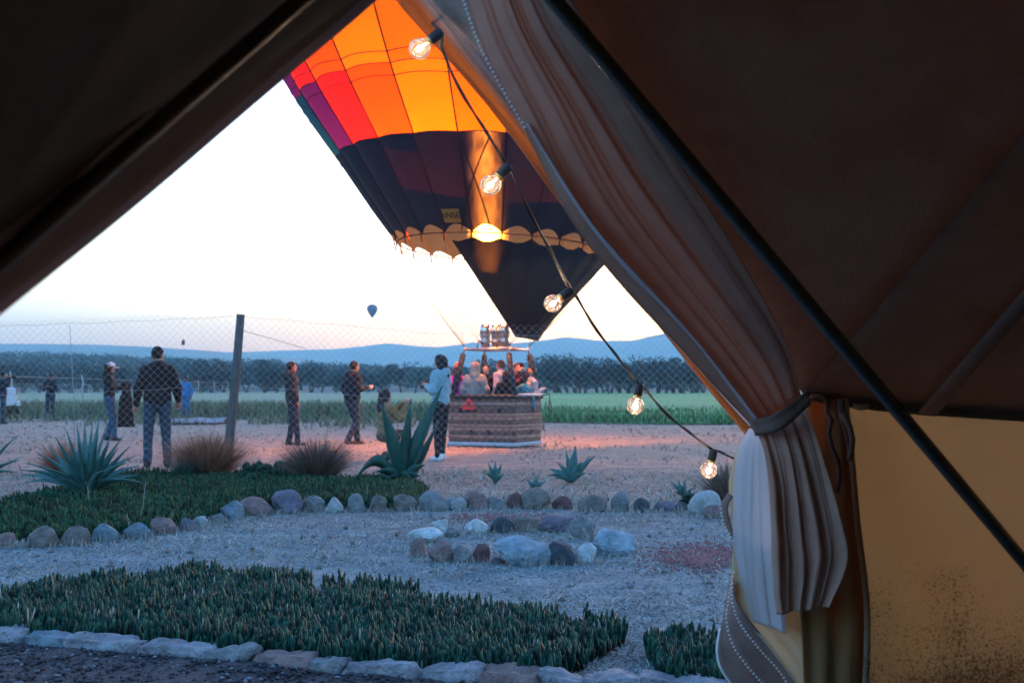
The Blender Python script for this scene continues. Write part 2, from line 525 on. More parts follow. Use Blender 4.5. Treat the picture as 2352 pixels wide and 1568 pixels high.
# ---- trees
def leaf_cloud(centers, radii, per, size, seed, flat=.8):
    r = np.random.default_rng(seed)
    n = len(centers) * per
    c = np.repeat(np.asarray(centers), per, 0); rad = np.repeat(np.asarray(radii), per)
    d = r.normal(size=(n, 3)); d /= np.linalg.norm(d, axis=1)[:, None]
    d *= (r.uniform(.25, 1, n) ** .5)[:, None]
    p = c + d * rad[:, None] * [1, 1, flat]
    u = r.normal(size=(n, 3)); u /= np.linalg.norm(u, axis=1)[:, None]
    w = np.cross(u, r.normal(size=(n, 3))); w /= np.linalg.norm(w, axis=1)[:, None] + 1e-9
    s = size * r.uniform(.5, 1.4, n)[:, None]
    V = np.stack([p - u * s, p + w * s * .45, p + u * s, p - w * s * .45], 1).reshape(-1, 3)
    return V, np.arange(n * 4).reshape(-1, 4)
def make_tree(seed, h):
    r = random.Random(seed)
    tr = MB(); tips = []
    nst = r.choice([2, 3, 3])
    for s_ in range(nst):
        a = r.uniform(0, 6.28); le = r.uniform(.25, .55)
        p0 = Vector((.12 * math.cos(a), .12 * math.sin(a), -.1))
        p1 = p0 + Vector((math.cos(a) * le * .5, math.sin(a) * le * .5, h * .22))
        p2 = p1 + Vector((math.cos(a + .4) * le * 1.2, math.sin(a + .4) * le * 1.2, h * .22))
        tr.tube([p0, p1, p2], [.17, .12, .09], 6)
        for b_ in range(4):
            an = a + r.uniform(-1.6, 1.6)
            q1 = p2 + Vector((math.cos(an) * r.uniform(.5, 1.1), math.sin(an) * r.uniform(.5, 1.1), h * r.uniform(.06, .2)))
            q2 = q1 + Vector((math.cos(an) * r.uniform(.4, 1.0), math.sin(an) * r.uniform(.4, 1.0), h * r.uniform(.05, .2)))
            tr.tube([p2, q1, q2], [.08, .05, .02], 5)
            tips += [(q1, r.uniform(.7, 1.0)), (q2, r.uniform(.6, 1.0))]
    for _ in range(10):
        a = r.uniform(0, 6.28); d = r.uniform(.2, 2.1)
        tips.append((Vector((math.cos(a) * d, math.sin(a) * d, h * r.uniform(.5, .88))), r.uniform(.6, 1.0)))
    V, Fq = leaf_cloud([t[0] for t in tips], [t[1] for t in tips], 62, .17, seed)
    V[:, 2] = np.minimum(V[:, 2], h * 1.02)
    return tr, V, Fq
tree_meshes = []
for k in range(4):
    tr, V, Fq = make_tree(40 + k, 5.2)
    root = empty('orchard_tree')
    tob = tr.build('trunk', MATS['bark'], root)
    cob = big_mesh('crown', V, Fq, MATS['tree_foliage'], root)
    tree_meshes.append([root, tob, cob, False])
_n, _l = MATS['tree_foliage'].node_tree.nodes, MATS['tree_foliage'].node_tree.links
_oi = _n.new('ShaderNodeObjectInfo'); _mr = _n.new('ShaderNodeMapRange'); _mr.inputs['To Min'].default_value = .45; _mr.inputs['To Max'].default_value = 1.9
_l.new(_oi.outputs['Random'], _mr.inputs['Value'])
_rp = next(q for q in _n if q.type == 'VALTORGB'); _mx = _n.new('ShaderNodeVectorMath'); _mx.operation = 'SCALE'
_l.new(_rp.outputs[0], _mx.inputs[0]); _l.new(_mr.outputs[0], _mx.inputs['Scale']); _l.new(_mx.outputs[0], _n['Principled BSDF'].inputs['Base Color'])
def place_tree(k, loc, rz, s, label, group):
    src = tree_meshes[k]
    if not src[3]:
        src[3] = True; root = src[0]
    else:
        root = src[0].copy(); COL.objects.link(root)
        for o in src[1:3]:
            c = o.copy(); COL.objects.link(c); c.parent = root
    root.location = loc; root.rotation_euler = (0, 0, rz); root.scale = (s * random.uniform(1, 1.25), s * random.uniform(1, 1.25), s)
    tag(root, label, 'tree', group)
    return root
tr_r = random.Random(5)
x = 1252.0
while x < 1790:
    D = tr_r.uniform(196, 212)
    p = P(x, 905, D); place_tree(tr_r.randrange(4), (p.x, D, 0), tr_r.uniform(0, 6.28), tr_r.uniform(.82, 1.22), 'twiggy orchard tree on several stems behind the bright green field', 'orchard trees behind the green field')
    x += tr_r.uniform(10, 30)
x = -30.0
while x < 1250:
    D = tr_r.uniform(206, 236)
    p = P(x, 905, D); place_tree(tr_r.randrange(4), (p.x, D, 0), tr_r.uniform(0, 6.28), tr_r.uniform(.7, 1.25), 'low dense dark tree in the hedge behind the dull grass', 'low trees in the dark hedge')
    x += tr_r.uniform(16, 44)
# far wood: one mass of crowns rising to the left
r = np.random.default_rng(21)
cs, rs = [], []
nb = 0
while nb < 2300:
    y = r.uniform(222, 880); x = r.uniform(-.66, .22) * y
    hgt = float(slope_h(np.array(x), np.array(y)))
    s = r.uniform(1.5, 3.0) * (1.25 if y > 400 else 1)
    cs.append((x, y, hgt + s * .7 + .8)); rs.append(s); nb += 1
V, Fq = leaf_cloud(cs, rs, 62, .62, 5)
tag(big_mesh('far_wood', V, Fq, MATS['wood_foliage']), 'grey green wood covering the low rise behind the dark hedge', 'wood', kind='stuff')
# two taller trees standing out
for px, sc_, lab in ((1287, 1.6, 'tallest dark tree rising above the orchard tops below the hills'), (1305, 1.42, 'second tall tree standing close beside the tallest orchard tree')):
    p = P(px, 900, 260)
    place_tree(1, (p.x, 260, 0), 1, sc_, lab, 'taller trees above the orchard')

# ================================================================== FENCES
FY = 17.6
fence = empty('wire_fence', P(522, 1085, FY))
fence.location.z = 0
FO = fence.location.copy()
def fl(p): return Vector(p) - FO
def fence_top(px): return float(np.interp(px, [-60, 0, 300, 553, 800, 1000, 1300, 2000], [742, 738, 726, 716, 731, 741, 747, 750]))
def fence_rail(px): return float(np.interp(px, [-60, 0, 300, 553, 800, 1000, 1300, 2000], [752, 749, 738, 726, 748, 766, 772, 772]))
mb = MB()
p0, p1 = P(520, 1092, FY - .07), P(553, 722, FY - .07)
ax = (p1 - p0).normalized()
mb.tube([fl(p0 - ax * .3), fl(p0.lerp(p1, .3)), fl(p0.lerp(p1, .6)) + Vector((.008, 0, 0)), fl(p1)], [.068, .064, .06, .055], 12)
post = mb.build('post', MATS['post_wood'], fence)
# chain-link: zigzag wires interlocked side by side
V, Fq = [], []
x_l, x_r = P(-90, 900, FY).x, P(2250, 900, FY).x
cw = .052
ncol = int((x_r - x_l) / cw)
wr = .0019
off3 = [(math.cos(a) * wr, math.sin(a) * wr) for a in (0.5, 2.6, 4.7)]
for i in range(ncol):
    xc = x_l + i * cw
    px = CX + xc / FY * F_PX
    ztop = P(px, fence_top(px), FY).z
    nseg = int(ztop / cw) + 1
    jit = .006 * math.sin(i * 1.7)
    for j in range(nseg + 1):
        z = ztop - j * cw
        xx = xc + (cw * 1.03 if (j + i) % 2 else 0) + .014 * mnoise.noise(Vector((xc * 2, z * 2, 0)))
        yy = FY + (.004 if i % 2 else -.004) + .02 * mnoise.noise(Vector((xc * .8, z * .8, 5)))
        for (ox, oy) in off3:
            V.append((xx + ox - FO.x, yy + oy - FO.y, z))
        if j:
            b = len(V) - 6
            for k in range(3):
                k2 = (k + 1) % 3
                Fq.append((b + k, b + k2, b + 3 + k2, b + 3 + k))
mesh_part = big_mesh('chain_link_mesh', np.array(V), np.array(Fq), MATS['wire'], fence)
mesh_part['kind'] = 'stuff'
for dz in (0.0, -.95, -1.75):
    mb = MB()
    pts = []
    for px in range(-80, 2240, 40):
        q = P(px, fence_rail(px), FY - .012)
        q.z += dz * (1 if dz else 0) + .01 * math.sin(px * .05)
        pts.append(fl(q))
    mb.tube(pts, .0028, 4)
    mb.build('line_wire', MATS['wire'], fence)
for (xa, ya, xb, yb) in ((1555, 808, 1690, 740), (560, 760, 700, 800), (160, 745, 172, 1070), (688, 960, 690, 1085)):
    mb = MB(); mb.tube([fl(P(xa, ya, FY - .02)), fl(P((xa + xb) / 2 + 3, (ya + yb) / 2, FY - .02)), fl(P(xb, yb, FY - .02))], .004, 5)
    mb.build('stay_wire', MATS['wire'], fence)
mb = MB(); q = fl(P(421, 787, FY - .03)); mb.box(q, (.042, .012, .062)); mb.box(q + Vector((0, .01, .04)), (.008, .02, .03))
tag(mb.build('tag', M('tag_dark', (.04, .10, .12), .6), fence, smooth=False), 'small dark plate hung in the wire mesh')
tag(fence, 'chain link fence on a leaning grey timber post behind the agaves', 'fence')

ff = empty('wire_fence', (-34, 87, 0))
pts_top, k = [], 0
for D in [70, 78, 87, 97, 108, 120, 133, 147, 162, 178, 195, 213, 232]:
    xx = -34 - (D - 87) * .105
    mb = MB(); mb.tube([(xx + 34, D - 87, -.1), (xx + 34, D - 87, 1.9), (xx + 34 - .12, D - 87, 2.25)], [.07, .06, .05], 6)
    mb.build('post', MATS['concrete'], ff)
    pts_top.append(Vector((xx + 34, D - 87, 1.93)))
for z in (0, -.5, -1.0):
    mb = MB(); mb.tube([p + Vector((0, 0, z)) for p in pts_top], .018 if z == 0 else .008, 4); mb.build('line_wire', MATS['concrete'], ff)
tag(ff, 'pale concrete post wire fence running back towards the dark hedge', 'fence')

# ================================================================== STONES
def rock(name, loc, size, mat, seed, angular=0.0, parent=None, rz=0.0, sub=3, tilt=0.0):
    bm = bmesh.new()
    bmesh.ops.create_icosphere(bm, subdivisions=sub, radius=1.0)
    r = random.Random(seed)
    off = Vector((r.uniform(0, 50), r.uniform(0, 50), r.uniform(0, 50)))
    planes = []
    for _ in range(int(7 + 4 * angular)):
        nrm = Vector((r.gauss(0, 1), r.gauss(0, 1), r.gauss(0, .8))).normalized()
        planes.append((nrm, r.uniform(.42, .74) + (1 - angular) * .36))
    for v in bm.verts:
        d = v.co.normalized()
        k = 1 + .16 * mnoise.noise(d * 1.3 + off) + .06 * mnoise.noise(d * 3.1 + off)
        for nrm, h in planes:
            c = d.dot(nrm)
            if c > 0: k = min(k, h / c + .02)
        k += .022 * mnoise.noise(d * 9 + off) + .012 * mnoise.noise(d * 22 + off)
        v.co = d * k
    rot = Matrix.Rotation(tilt, 3, 'Y') @ Matrix.Rotation(r.uniform(0, 6.28), 3, 'Z')
    for v in bm.verts:
        c = rot @ v.co
        v.co = Vector((c.x * size[0] / 2, c.y * size[1] / 2, c.z * size[2] / 2))
    zmin = min(v.co.z for v in bm.verts)
    for v in bm.verts:
        v.co.z -= zmin + size[2] * .20
    me = bpy.data.meshes.new(name)
    bm.to_mesh(me); bm.free()
    me.polygons.foreach_set('use_smooth', np.full(len(me.polygons), angular < .62))
    me.materials.append(mat)
    o = link_mesh(name, me, parent, loc)
    o.rotation_euler = (0, 0, rz)
    return o
STONE = {
 'reddish': M('stone_red', (.20, .125, .115), .95, .4, 9, .9, 30, bdist=.03),
 'dark red': M('stone_darkred', (.11, .05, .05), .9, .35, 6, .5, 40),
 'brown': M('stone_brown', (.15, .12, .105), .95, .4, 9, .9, 30, bdist=.03),
 'grey': M('stone_grey', (.165, .16, .16), .95, .4, 9, .9, 30, bdist=.03),
 'blue grey': M('stone_blue', (.14, .17, .19), .95, .4, 9, .9, 30, bdist=.03),
 'pale': M('stone_pale', (.28, .28, .275), .95, .35, 9, .9, 30, bdist=.03),
 'purple grey': M('stone_purple', (.125, .105, .13), .95, .4, 9, .9, 30, bdist=.03),
 'ring pale': M('stone_ring_pale', (.40, .41, .41), .95, .35, 9, .9, 30, bdist=.03), 'ring blue': M('stone_ring_blue', (.20, .25, .28), .95, .4, 9, .9, 30, bdist=.03),
 'dark': M('stone_dark', (.055, .06, .068), .95, .4, 9, .9, 30, bdist=.03)}
border = [
 (16, 1256, 52, 42, 'reddish', 'round', 'cut off by the frame of the tent door'), (88, 1257, 76, 52, 'brown', 'large oval', 'next to a reddish stone'), (169, 1252, 68, 46, 'brown', 'hollowed round', 'with a dark pit in its side'),
 (236, 1243, 60, 44, 'blue grey', 'rounded', 'below the big spiky agave'), (304, 1238, 64, 42, 'blue grey', 'pyramid shaped', 'touching a reddish block'), (364, 1226, 64, 36, 'reddish', 'blocky', 'where the stone border starts to bend'),
 (427, 1217, 50, 36, 'purple grey', 'small rough', 'at the bend of the stone border'), (461, 1207, 40, 26, 'pale', 'small', 'squeezed in at the bend of the border'), (492, 1202, 42, 30, 'grey', 'small rounded', 'leaning on a larger grey stone'),
 (528, 1192, 64, 46, 'blue grey', 'long rounded', 'lying slanted along the border'), (577, 1183, 72, 38, 'reddish', 'smooth oval', 'beside the largest angular stone'), (650, 1180, 80, 50, 'purple grey', 'large angular', 'with a ridged pinkish top'),
 (714, 1177, 56, 36, 'grey', 'bean shaped', 'with a dark notch'), (766, 1178, 52, 28, 'pale', 'low smooth', 'between two greyer stones'), (816, 1178, 46, 38, 'grey', 'upright egg shaped', 'in front of the ice plants'),
 (868, 1176, 42, 38, 'brown', 'upright round', 'under the tall broad agave'), (924, 1176, 58, 34, 'brown', 'flat wedge shaped', 'under the tall broad agave'), (994, 1175, 66, 42, 'grey', 'large smooth', 'beyond the end of the ice plant bed'),
 (1046, 1173, 46, 37, 'pale', 'rounded', 'beside a large smooth grey stone'), (1090, 1170, 56, 38, 'reddish', 'broad', 'behind the fire ring'), (1141, 1168, 48, 32, 'grey', 'rough grassy', 'behind the fire ring'), (1183, 1167, 34, 34, 'dark red', 'small upright', 'beside a big tan boulder'),
 (1233, 1170, 74, 46, 'brown', 'big oblong', 'below the smallest agave'), (1297, 1169, 52, 32, 'dark red', 'dark conical', 'beyond the fire ring'), (1364, 1175, 66, 34, 'brown', 'flat broad', 'beyond the fire ring'),
 (1427, 1174, 46, 40, 'grey', 'pale topped round', 'next to a black stone'), (1474, 1178, 46, 34, 'dark', 'black cube like', 'in the border near the red gravel'), (1526, 1172, 56, 26, 'purple grey', 'flat', 'below the spreading little agave'),
 (1568, 1174, 36, 24, 'dark', 'small dark', 'near the tied curtain'), (1618, 1180, 78, 48, 'pale', 'large pale', 'beside the tied curtain'), (1645, 1190, 46, 30, 'reddish', 'low reddish', 'half behind the tied curtain')]
for i, (x, yb, w, h, c, shp, wh) in enumerate(border):
    g = G(x, yb); s = g.y / F_PX
    ang = .8 if 'angular' in shp or 'pyramid' in shp or 'block' in shp or 'conical' in shp or 'cube' in shp else .15
    jr = random.Random(900 + i); kq = jr.uniform(.9, 1.16)
    o = rock('border_stone', (g.x, g.y + w * s * .35 + jr.uniform(-.05, .05), -.02 * kq), (w * s * 1.06 * kq, w * s * jr.uniform(.7, 1.0), h * s * 1.5 * jr.uniform(.88, 1.12)), STONE[c], 100 + i, max(ang, jr.uniform(.3, .85)), tilt=jr.uniform(-.4, .4))
    tag(o, f'{shp} {c} stone in the border, {wh}' if c.split()[0] not in shp else f'{shp} stone in the border, {wh}', 'stone', 'stones edging the planted bed')
ring = [
 (976, 1244, 84, 34, 'pale', 'flat pale slab', .7, .25), (1012, 1222, 44, 34, 'pale', 'small pointed pale stone', .9, .0), (1092, 1220, 56, 28, 'pale', 'low pale stone beside a grass clump', .5, .1),
 (1152, 1220, 46, 30, 'dark', 'dark block', .8, 0), (1208, 1217, 60, 34, 'brown', 'rounded brown mound', .2, 0), (1276, 1218, 92, 42, 'purple grey', 'long slanting slab with a pale top', .9, -.35),
 (1338, 1232, 54, 40, 'grey', 'grey stone overgrown with straw', .3, 0), (1410, 1272, 90, 62, 'blue grey', 'big dark boulder with a knob on top', .6, 0), (1347, 1294, 46, 48, 'pale', 'upright pale stone', .3, 0),
 (1289, 1297, 76, 58, 'dark', 'dark wedge with a bright edge', 1.0, .3), (1200, 1299, 118, 62, 'blue grey', 'largest blue grey slab', .9, -.3), (1104, 1290, 40, 42, 'dark red', 'small upright dark red stone', .5, 0),
 (1060, 1288, 60, 36, 'grey', 'low grey stone', .5, 0), (1006, 1290, 52, 48, 'reddish', 'reddish split stone', .8, .2), (958, 1278, 44, 40, 'reddish', 'blocky pink stone at the end', .8, 0),
 (1034, 1230, 40, 22, 'grey', 'small grey chip behind the pale slab', .9, .2), (1246, 1300, 30, 20, 'grey', 'little grey wedge between slab and dark wedge', .9, 0), (1378, 1246, 40, 30, 'brown', 'brown stone before the knobbed boulder', .9, .1), (1120, 1216, 36, 20, 'brown', 'flat brown chip beside a grass clump', .9, 0), (1142, 1294, 34, 22, 'purple grey', 'low purple grey chip beside the dark red stone', .9, 0)]
for i, (x, yb, w, h, c, nm, ang, tl) in enumerate(ring):
    g = G(x, yb); s = g.y / F_PX
    o = rock('fire_ring_stone', (g.x, g.y + w * s * .28, -.01), (w * s * 1.28, w * s * .85, h * s * 1.5), STONE['ring pale' if c == 'pale' else 'ring blue' if c == 'blue grey' else c], 300 + i, max(ang, .75), tilt=tl)
    tag(o, f'{nm} in the round fire ring', 'stone', 'stones of the fire ring')
# rough mortared kerb of long stones
kerb = empty('stone_kerb', kerb_pts[6]); kerb.location.z = 0
KO = kerb.location.copy()
segs = [(-70, 60, 'pale'), (62, 165, 'blue grey'), (168, 330, 'pale'), (333, 488, 'pale'), (491, 595, 'grey'), (600, 716, 'reddish'), (720, 800, 'grey'), (803, 960, 'pale'), (963, 1110, 'pale'), (1113, 1240, 'reddish'), (1243, 1335, 'pale'), (1338, 1468, 'pale'), (1471, 1690, 'pale'), (1694, 1850, 'grey')]
M('kerb_pale', (.22, .205, .215), .95, .45, 11, 1.0, 34, bdist=.04)
for i, (xa, xb, c) in enumerate(segs):
    ya, yb = np.interp([xa, xb], [k[0] for k in KERB], [k[1] for k in KERB])
    a, b = G(xa, ya + 20, .05), G(xb, yb + 20, .05)
    d = (b - a); L = d.length
    bm = bmesh.new(); bmesh.ops.create_cube(bm, size=1.0)
    bmesh.ops.subdivide_edges(bm, edges=bm.edges[:], cuts=11, use_grid_fill=True)
    for v in bm.verts:
        q = v.co.copy()
        rad = max(abs(q.x), abs(q.y), abs(q.z)) / max(q.length, 1e-6)
        q = q.lerp(q * rad * 1.15, .35)
        w = Vector((q.x * L * 1.05, q.y * .135, q.z * .085))
        nn = mnoise.noise(Vector((w.x * 7 + i * 7, w.y * 9, w.z * 9))) * .030 + mnoise.noise(Vector((w.x * 22 + i * 7, w.y * 22, w.z * 22))) * .016
        w += q.normalized() * nn
        w.z += .03 * mnoise.noise(Vector((w.x * 4, i * 3, 0))); w.y += .03 * mnoise.noise(Vector((w.x * 3.3, i * 3, 7)))
        v.co = w
    me = bpy.data.meshes.new('stone'); bm.to_mesh(me); bm.free()
    me.polygons.foreach_set('use_smooth', np.ones(len(me.polygons), dtype=bool))
    me.materials.append(MATS['kerb_pale'] if c == 'pale' else STONE[c])
    o = link_mesh('stone', me, kerb)
    mid = (a + b) / 2
    o.location = (mid.x - KO.x, mid.y - KO.y, .030)
    o.rotation_euler = (0, 0, math.atan2(d.y, d.x))
tag(kerb, 'low rough kerb of long pale stones along the front ice plants', 'kerb')

# loose pebbles and crumbs
def scatter_pebbles(name, pts, sizes, mat, label, cat, seed):
    r = np.random.default_rng(seed)
    base = np.array([(1, 0, 0), (-1, 0, 0), (0, 1, 0), (0, -1, 0), (0, 0, 1), (0, 0, -1)], float)
    ff_ = np.array([(0, 2, 4), (2, 1, 4), (1, 3, 4), (3, 0, 4), (2, 0, 5), (1, 2, 5), (3, 1, 5), (0, 3, 5)])
    n = len(pts)
    V = np.repeat(base[None], n, 0) * (sizes[:, None, None] * r.uniform(.6, 1.2, (n, 6, 1)))
    V[:, :, 2] *= .65
    a = r.uniform(0, 6.28, n); ca, sa = np.cos(a)[:, None], np.sin(a)[:, None]
    x = V[:, :, 0] * ca - V[:, :, 1] * sa; y = V[:, :, 0] * sa + V[:, :, 1] * ca
    V = np.stack([x, y, V[:, :, 2]], 2) + pts[:, None, :]
    Fq = (ff_[None] + (np.arange(n) * 6)[:, None, None]).reshape(-1, 3)
    return tag(big_mesh(name, V.reshape(-1, 3), Fq, mat), label, cat, kind='stuff')
r = np.random.default_rng(8)
n = 5200
sx = r.uniform(-3.0, 1.2, n); sy = np.array([kerb_y(v) for v in sx]) - .05 - r.uniform(0, 1, n) ** 1.3 * 1.0
scatter_pebbles('soil_clods', np.c_[sx, sy, .02 + r.uniform(0, .015, n)], r.uniform(.004, .017, n), MATS['soil'], 'dark crumbly earth in front of the stone kerb', 'soil', 1)
n = 420
sx = r.uniform(-3.0, 1.2, n); sy = np.array([kerb_y(v) for v in sx]) - .06 - r.uniform(0, 1, n) * .9
scatter_pebbles('soil_pebbles', np.c_[sx, sy, np.full(n, .035)], r.uniform(.004, .016, n), STONE['blue grey'], 'small pale pebbles lying on the dark earth', 'pebbles', 2)
n = 9000
sy = 5.4 + 9 * r.uniform(0, 1, n) ** 1.3; sx = r.uniform(-.45, .3, n) * sy
scatter_pebbles('gravel', np.c_[sx, sy, np.full(n, .003)], r.uniform(.003, .012, n), STONE['grey'], 'small pale gravel on the dry ground round the fire ring', 'gravel', 3)
n = 2600
gx, gy = [], []
while len(gx) < n:
    if r.random() < .75:
        q = G(1610 + r.normal(0, 55), 1278 + r.normal(0, 15))
    else:
        q = G(1150 + r.normal(0, 75), 1192 + r.normal(0, 6))
    gx.append(q.x); gy.append(q.y)
scatter_pebbles('red_gravel', np.c_[gx, gy, np.full(n, .006)], r.uniform(.006, .016, n), M('red_cinder', (.23, .085, .085), .9, .3, 20), 'patches of reddish cinder gravel beside the fire ring', 'gravel', 4)
# dry straw on the ground
n = 90000
ty = 5.2 + 13 * r.uniform(0, 1, n) ** 1.2
tx = r.uniform(-.46, .30, n) * ty
keep = np.array([mnoise.noise(Vector((a * 1.1, b * 1.1, 2))) + .6 * mnoise.noise(Vector((a * 4, b * 4, 8))) for a, b in zip(tx, ty)]) > -.30 + .5 * r.uniform(-1, 1, n)
keep &= ty > np.array([kerb_y(v) for v in tx]) + .1
blades('straw', np.c_[tx, ty, np.zeros(n)][keep], .030 + .0018 * ty[keep], .0032 + .0004 * ty[keep], 1.60, MATS['dry_blade'], 'short dry straw matting the grey ground', 'straw', seed=9, lean_min=.9)
n = 260
k_ = r.integers(0, len(ring), n)
cx_ = np.array([G(ring[i][0], ring[i][1]).x for i in k_]) + r.normal(0, .13, n); cy_ = np.array([G(ring[i][0], ring[i][1]).y for i in k_]) + r.normal(.05, .13, n)
blades('straw_tufts', np.c_[cx_, cy_, np.zeros(n)], .09, .007, .55, MATS['dry_blade'], 'upright dry grass stalks among the fire ring stones', 'straw', seed=10)
n = 30000
ty = 13 + 34 * r.uniform(0, 1, n) ** 1.4
tx = r.uniform(-.46, .30, n) * ty
keep = np.array([mnoise.noise(Vector((a * .7, b * .35, 12))) for a, b in zip(tx, ty)]) > .22 + .45 * r.uniform(-1, 1, n)
blades('stubble', np.c_[tx, ty, np.zeros(n)][keep], .05 + .0015 * ty[keep], .012 + .0006 * ty[keep], 1.5, MATS['dry_blade'], 'trampled dry stubble on the open ground round the basket', 'straw', seed=19, lean_min=.5)
n = 1500
k_ = r.integers(0, len(border), n)
cx_ = np.array([G(border[i][0], border[i][1]).x for i in k_]) + r.normal(0, .11, n); cy_ = np.array([G(border[i][0], border[i][1]).y for i in k_]) + r.normal(0, .06, n)
blades('border_weeds', np.c_[cx_, cy_, np.zeros(n)], .07, .006, 1.0, MATS['dry_blade'], 'dry grass packed round the feet of the border stones', 'straw', seed=23)
n = 160
sy = 5.6 + 7 * r.uniform(0, 1, n) ** 1.3; sx = r.uniform(-.42, .28, n) * sy
scatter_pebbles('loose_stones', np.c_[sx, sy, np.full(n, .006)], r.uniform(.012, .035, n), STONE['brown'], 'loose fist sized stones lying about on the dry ground', 'stones', 31)
# tall dead stalks
for i, (x, yb, yt) in enumerate([(170, 1362, 1245), (125, 1395, 1300), (318, 1210, 1108), (296, 1235, 1180), (203, 1170, 1110), (838, 1160, 1112), (1118, 1165, 1120), (690, 1092, 985), (1365, 1245, 1205)]):
    g = G(x, yb); L = (yb - yt) / F_PX * g.y
    mb = MB(); rs_ = random.Random(i)
    top = Vector((rs_.uniform(-.04, .06), 0, L))
    mb.tube([(0, 0, 0), top * .5 + Vector((.01, 0, 0)), top], [.0035, .003, .002], 5)
    for k in range(5):
        a = rs_.uniform(0, 6.28); q = top * rs_.uniform(.55, 1.0)
        mb.tube([q, q + Vector((math.cos(a) * .03, math.sin(a) * .03, .03))], [.0022, .001], 4)
    tag(mb.build('dead_stalk', MATS['dry_blade'], loc=(g.x, g.y, 0)), ['thin bleached weed stalk with a star shaped head before the border stones', 'short bleached stalk rising from the front ice plants', 'branched dry stalk standing before the blue grey stones', 'bent dry stalk between two blue grey stones', 'dry stalk in the bed below the big agave', 'dry sprig behind the low pale border stone', 'dry sprig between border stones behind the ring', 'thin dry stem standing between the two grass tussocks', 'dry sprig beside the knobbed boulder'][i], 'dead weed')

# ================================================================== PLANTS
def ice_plants(name, pts, leaf, wid, per, mat, label, seed, splay=.45):
    r = np.random.default_rng(seed)
    n = len(pts) * per
    p = np.repeat(pts, per, 0) + r.normal(0, leaf * .16, (n, 3)) * [1, 1, 0]
    a = r.uniform(0, 6.28, n); s = np.abs(r.normal(0, splay, n)).clip(0, 1.15)
    dirs = np.c_[np.cos(a) * np.sin(s), np.sin(a) * np.sin(s), np.cos(s)]
    hz_ = np.repeat(np.array([.55 + .6 * mnoise.noise(Vector((q[0] * 4.5, q[1] * 4.5, seed))) + .5 * mnoise.noise(Vector((q[0] * 14, q[1] * 14, seed))) for q in pts]).clip(0, 1.4), per)
    stem = (r.uniform(0, 1, n) * hz_)[:, None] * np.array([0, 0, 1]) * leaf * 1.1
    p = p + stem
    L = (leaf * r.uniform(.4, 1.35, n))[:, None]
    up = np.array([0, 0, 1.0]); curve = (up - dirs) * .35
    u = np.cross(dirs, np.array([.3, .9, .2])); u /= np.linalg.norm(u, axis=1)[:, None]
    w = np.cross(dirs, u)
    rings = []
    for t, k in ((0, .55), (.45, 1.0), (.8, .75)):
        c = p + dirs * L * t + curve * L * t * t
        for an in (0, 2.094, 4.189):
            rings.append(c + (u * math.cos(an) + w * math.sin(an)) * (wid * .5 * k))
    rings.append(p + dirs * L + curve * L)
    V = np.stack(rings, 1).reshape(-1, 3)
    ft = []
    for lv in (0, 3):
        for k in range(3):
            k2 = (k + 1) % 3
            ft += [(lv + k, lv + k2, lv + 3 + k2), (lv + k, lv + 3 + k2, lv + 3 + k)]
    for k in range(3): ft.append((6 + k, 6 + (k + 1) % 3, 9))
    Fq = (np.array(ft)[None] + (np.arange(n) * 10)[:, None, None]).reshape(-1, 3)
    return tag(big_mesh(name, V, Fq, mat, smooth=True), label, 'ice plant', kind='stuff')
def fill(poly_back, n, seed, xr, front=None, right_cut=None):
    r = np.random.default_rng(seed); out = []
    bx = [G(*q).x for q in poly_back]; by = [G(*q).y for q in poly_back]
    while len(out) < n:
        x = r.uniform(*xr); yb = np.interp(x, bx, by); yf = front(x)
        if yb <= yf: continue
        y = yf + (yb - yf) * r.uniform(0, 1)
        if right_cut and not right_cut(x, y): continue
        gp = mnoise.noise(Vector((x * 1.6, y * 1.6, seed + 3))) + .6 * mnoise.noise(Vector((x * 5, y * 5, seed + 9)))
        if gp < -.42 and r.random() < .85: continue
        # ragged rear edge
        if r.random() > .03 and y > yb - .16 + .34 * mnoise.noise(Vector((x * 2.5, y * 2.5, seed))): continue
        out.append((x, y, 0))
    return np.array(out)
yt = lambda D, z=.13: 890 + (CAM_H) * F_PX / D
back = [(-160, yt(6.2)), (0, yt(6.7)), (130, yt(7.3)), (300, yt(7.7)), (640, yt(7.7)), (850, yt(7.35)), (1000, yt(6.75)), (1200, yt(6.35)), (1330, yt(6.2)), (1420, yt(5.95))]
rc = lambda x, y: x < .50 - (5.85 - y) * .42 if y < 5.85 else x < .50 + (y - 5.85) * .1
pts = fill(back, 4300, 4, (G(-160, 1450).x, .52), lambda x: kerb_y(x) + .10, rc)
dry_ = pts[RNG.choice(len(pts), 170)]
ice_plants('ice_plants', pts, .078, .021, 7, MATS['ice_leaf'], 'dense dark green ice plants growing behind the stone kerb', 5)
ice_plants('dry_leaves', dry_, .085, .010, 4, MATS['dry_blade'], 'dead straw coloured leaves among the front ice plants', 15)
pts = fill([(1480, yt(5.55)), (1560, yt(5.75)), (1760, yt(5.7))], 560, 6, (.60, 1.02), lambda x: kerb_y(x) + .08)
ice_plants('ice_plants', pts, .078, .021, 7, MATS['ice_leaf'], 'small dark clump of ice plants beside the curtain hem', 7)
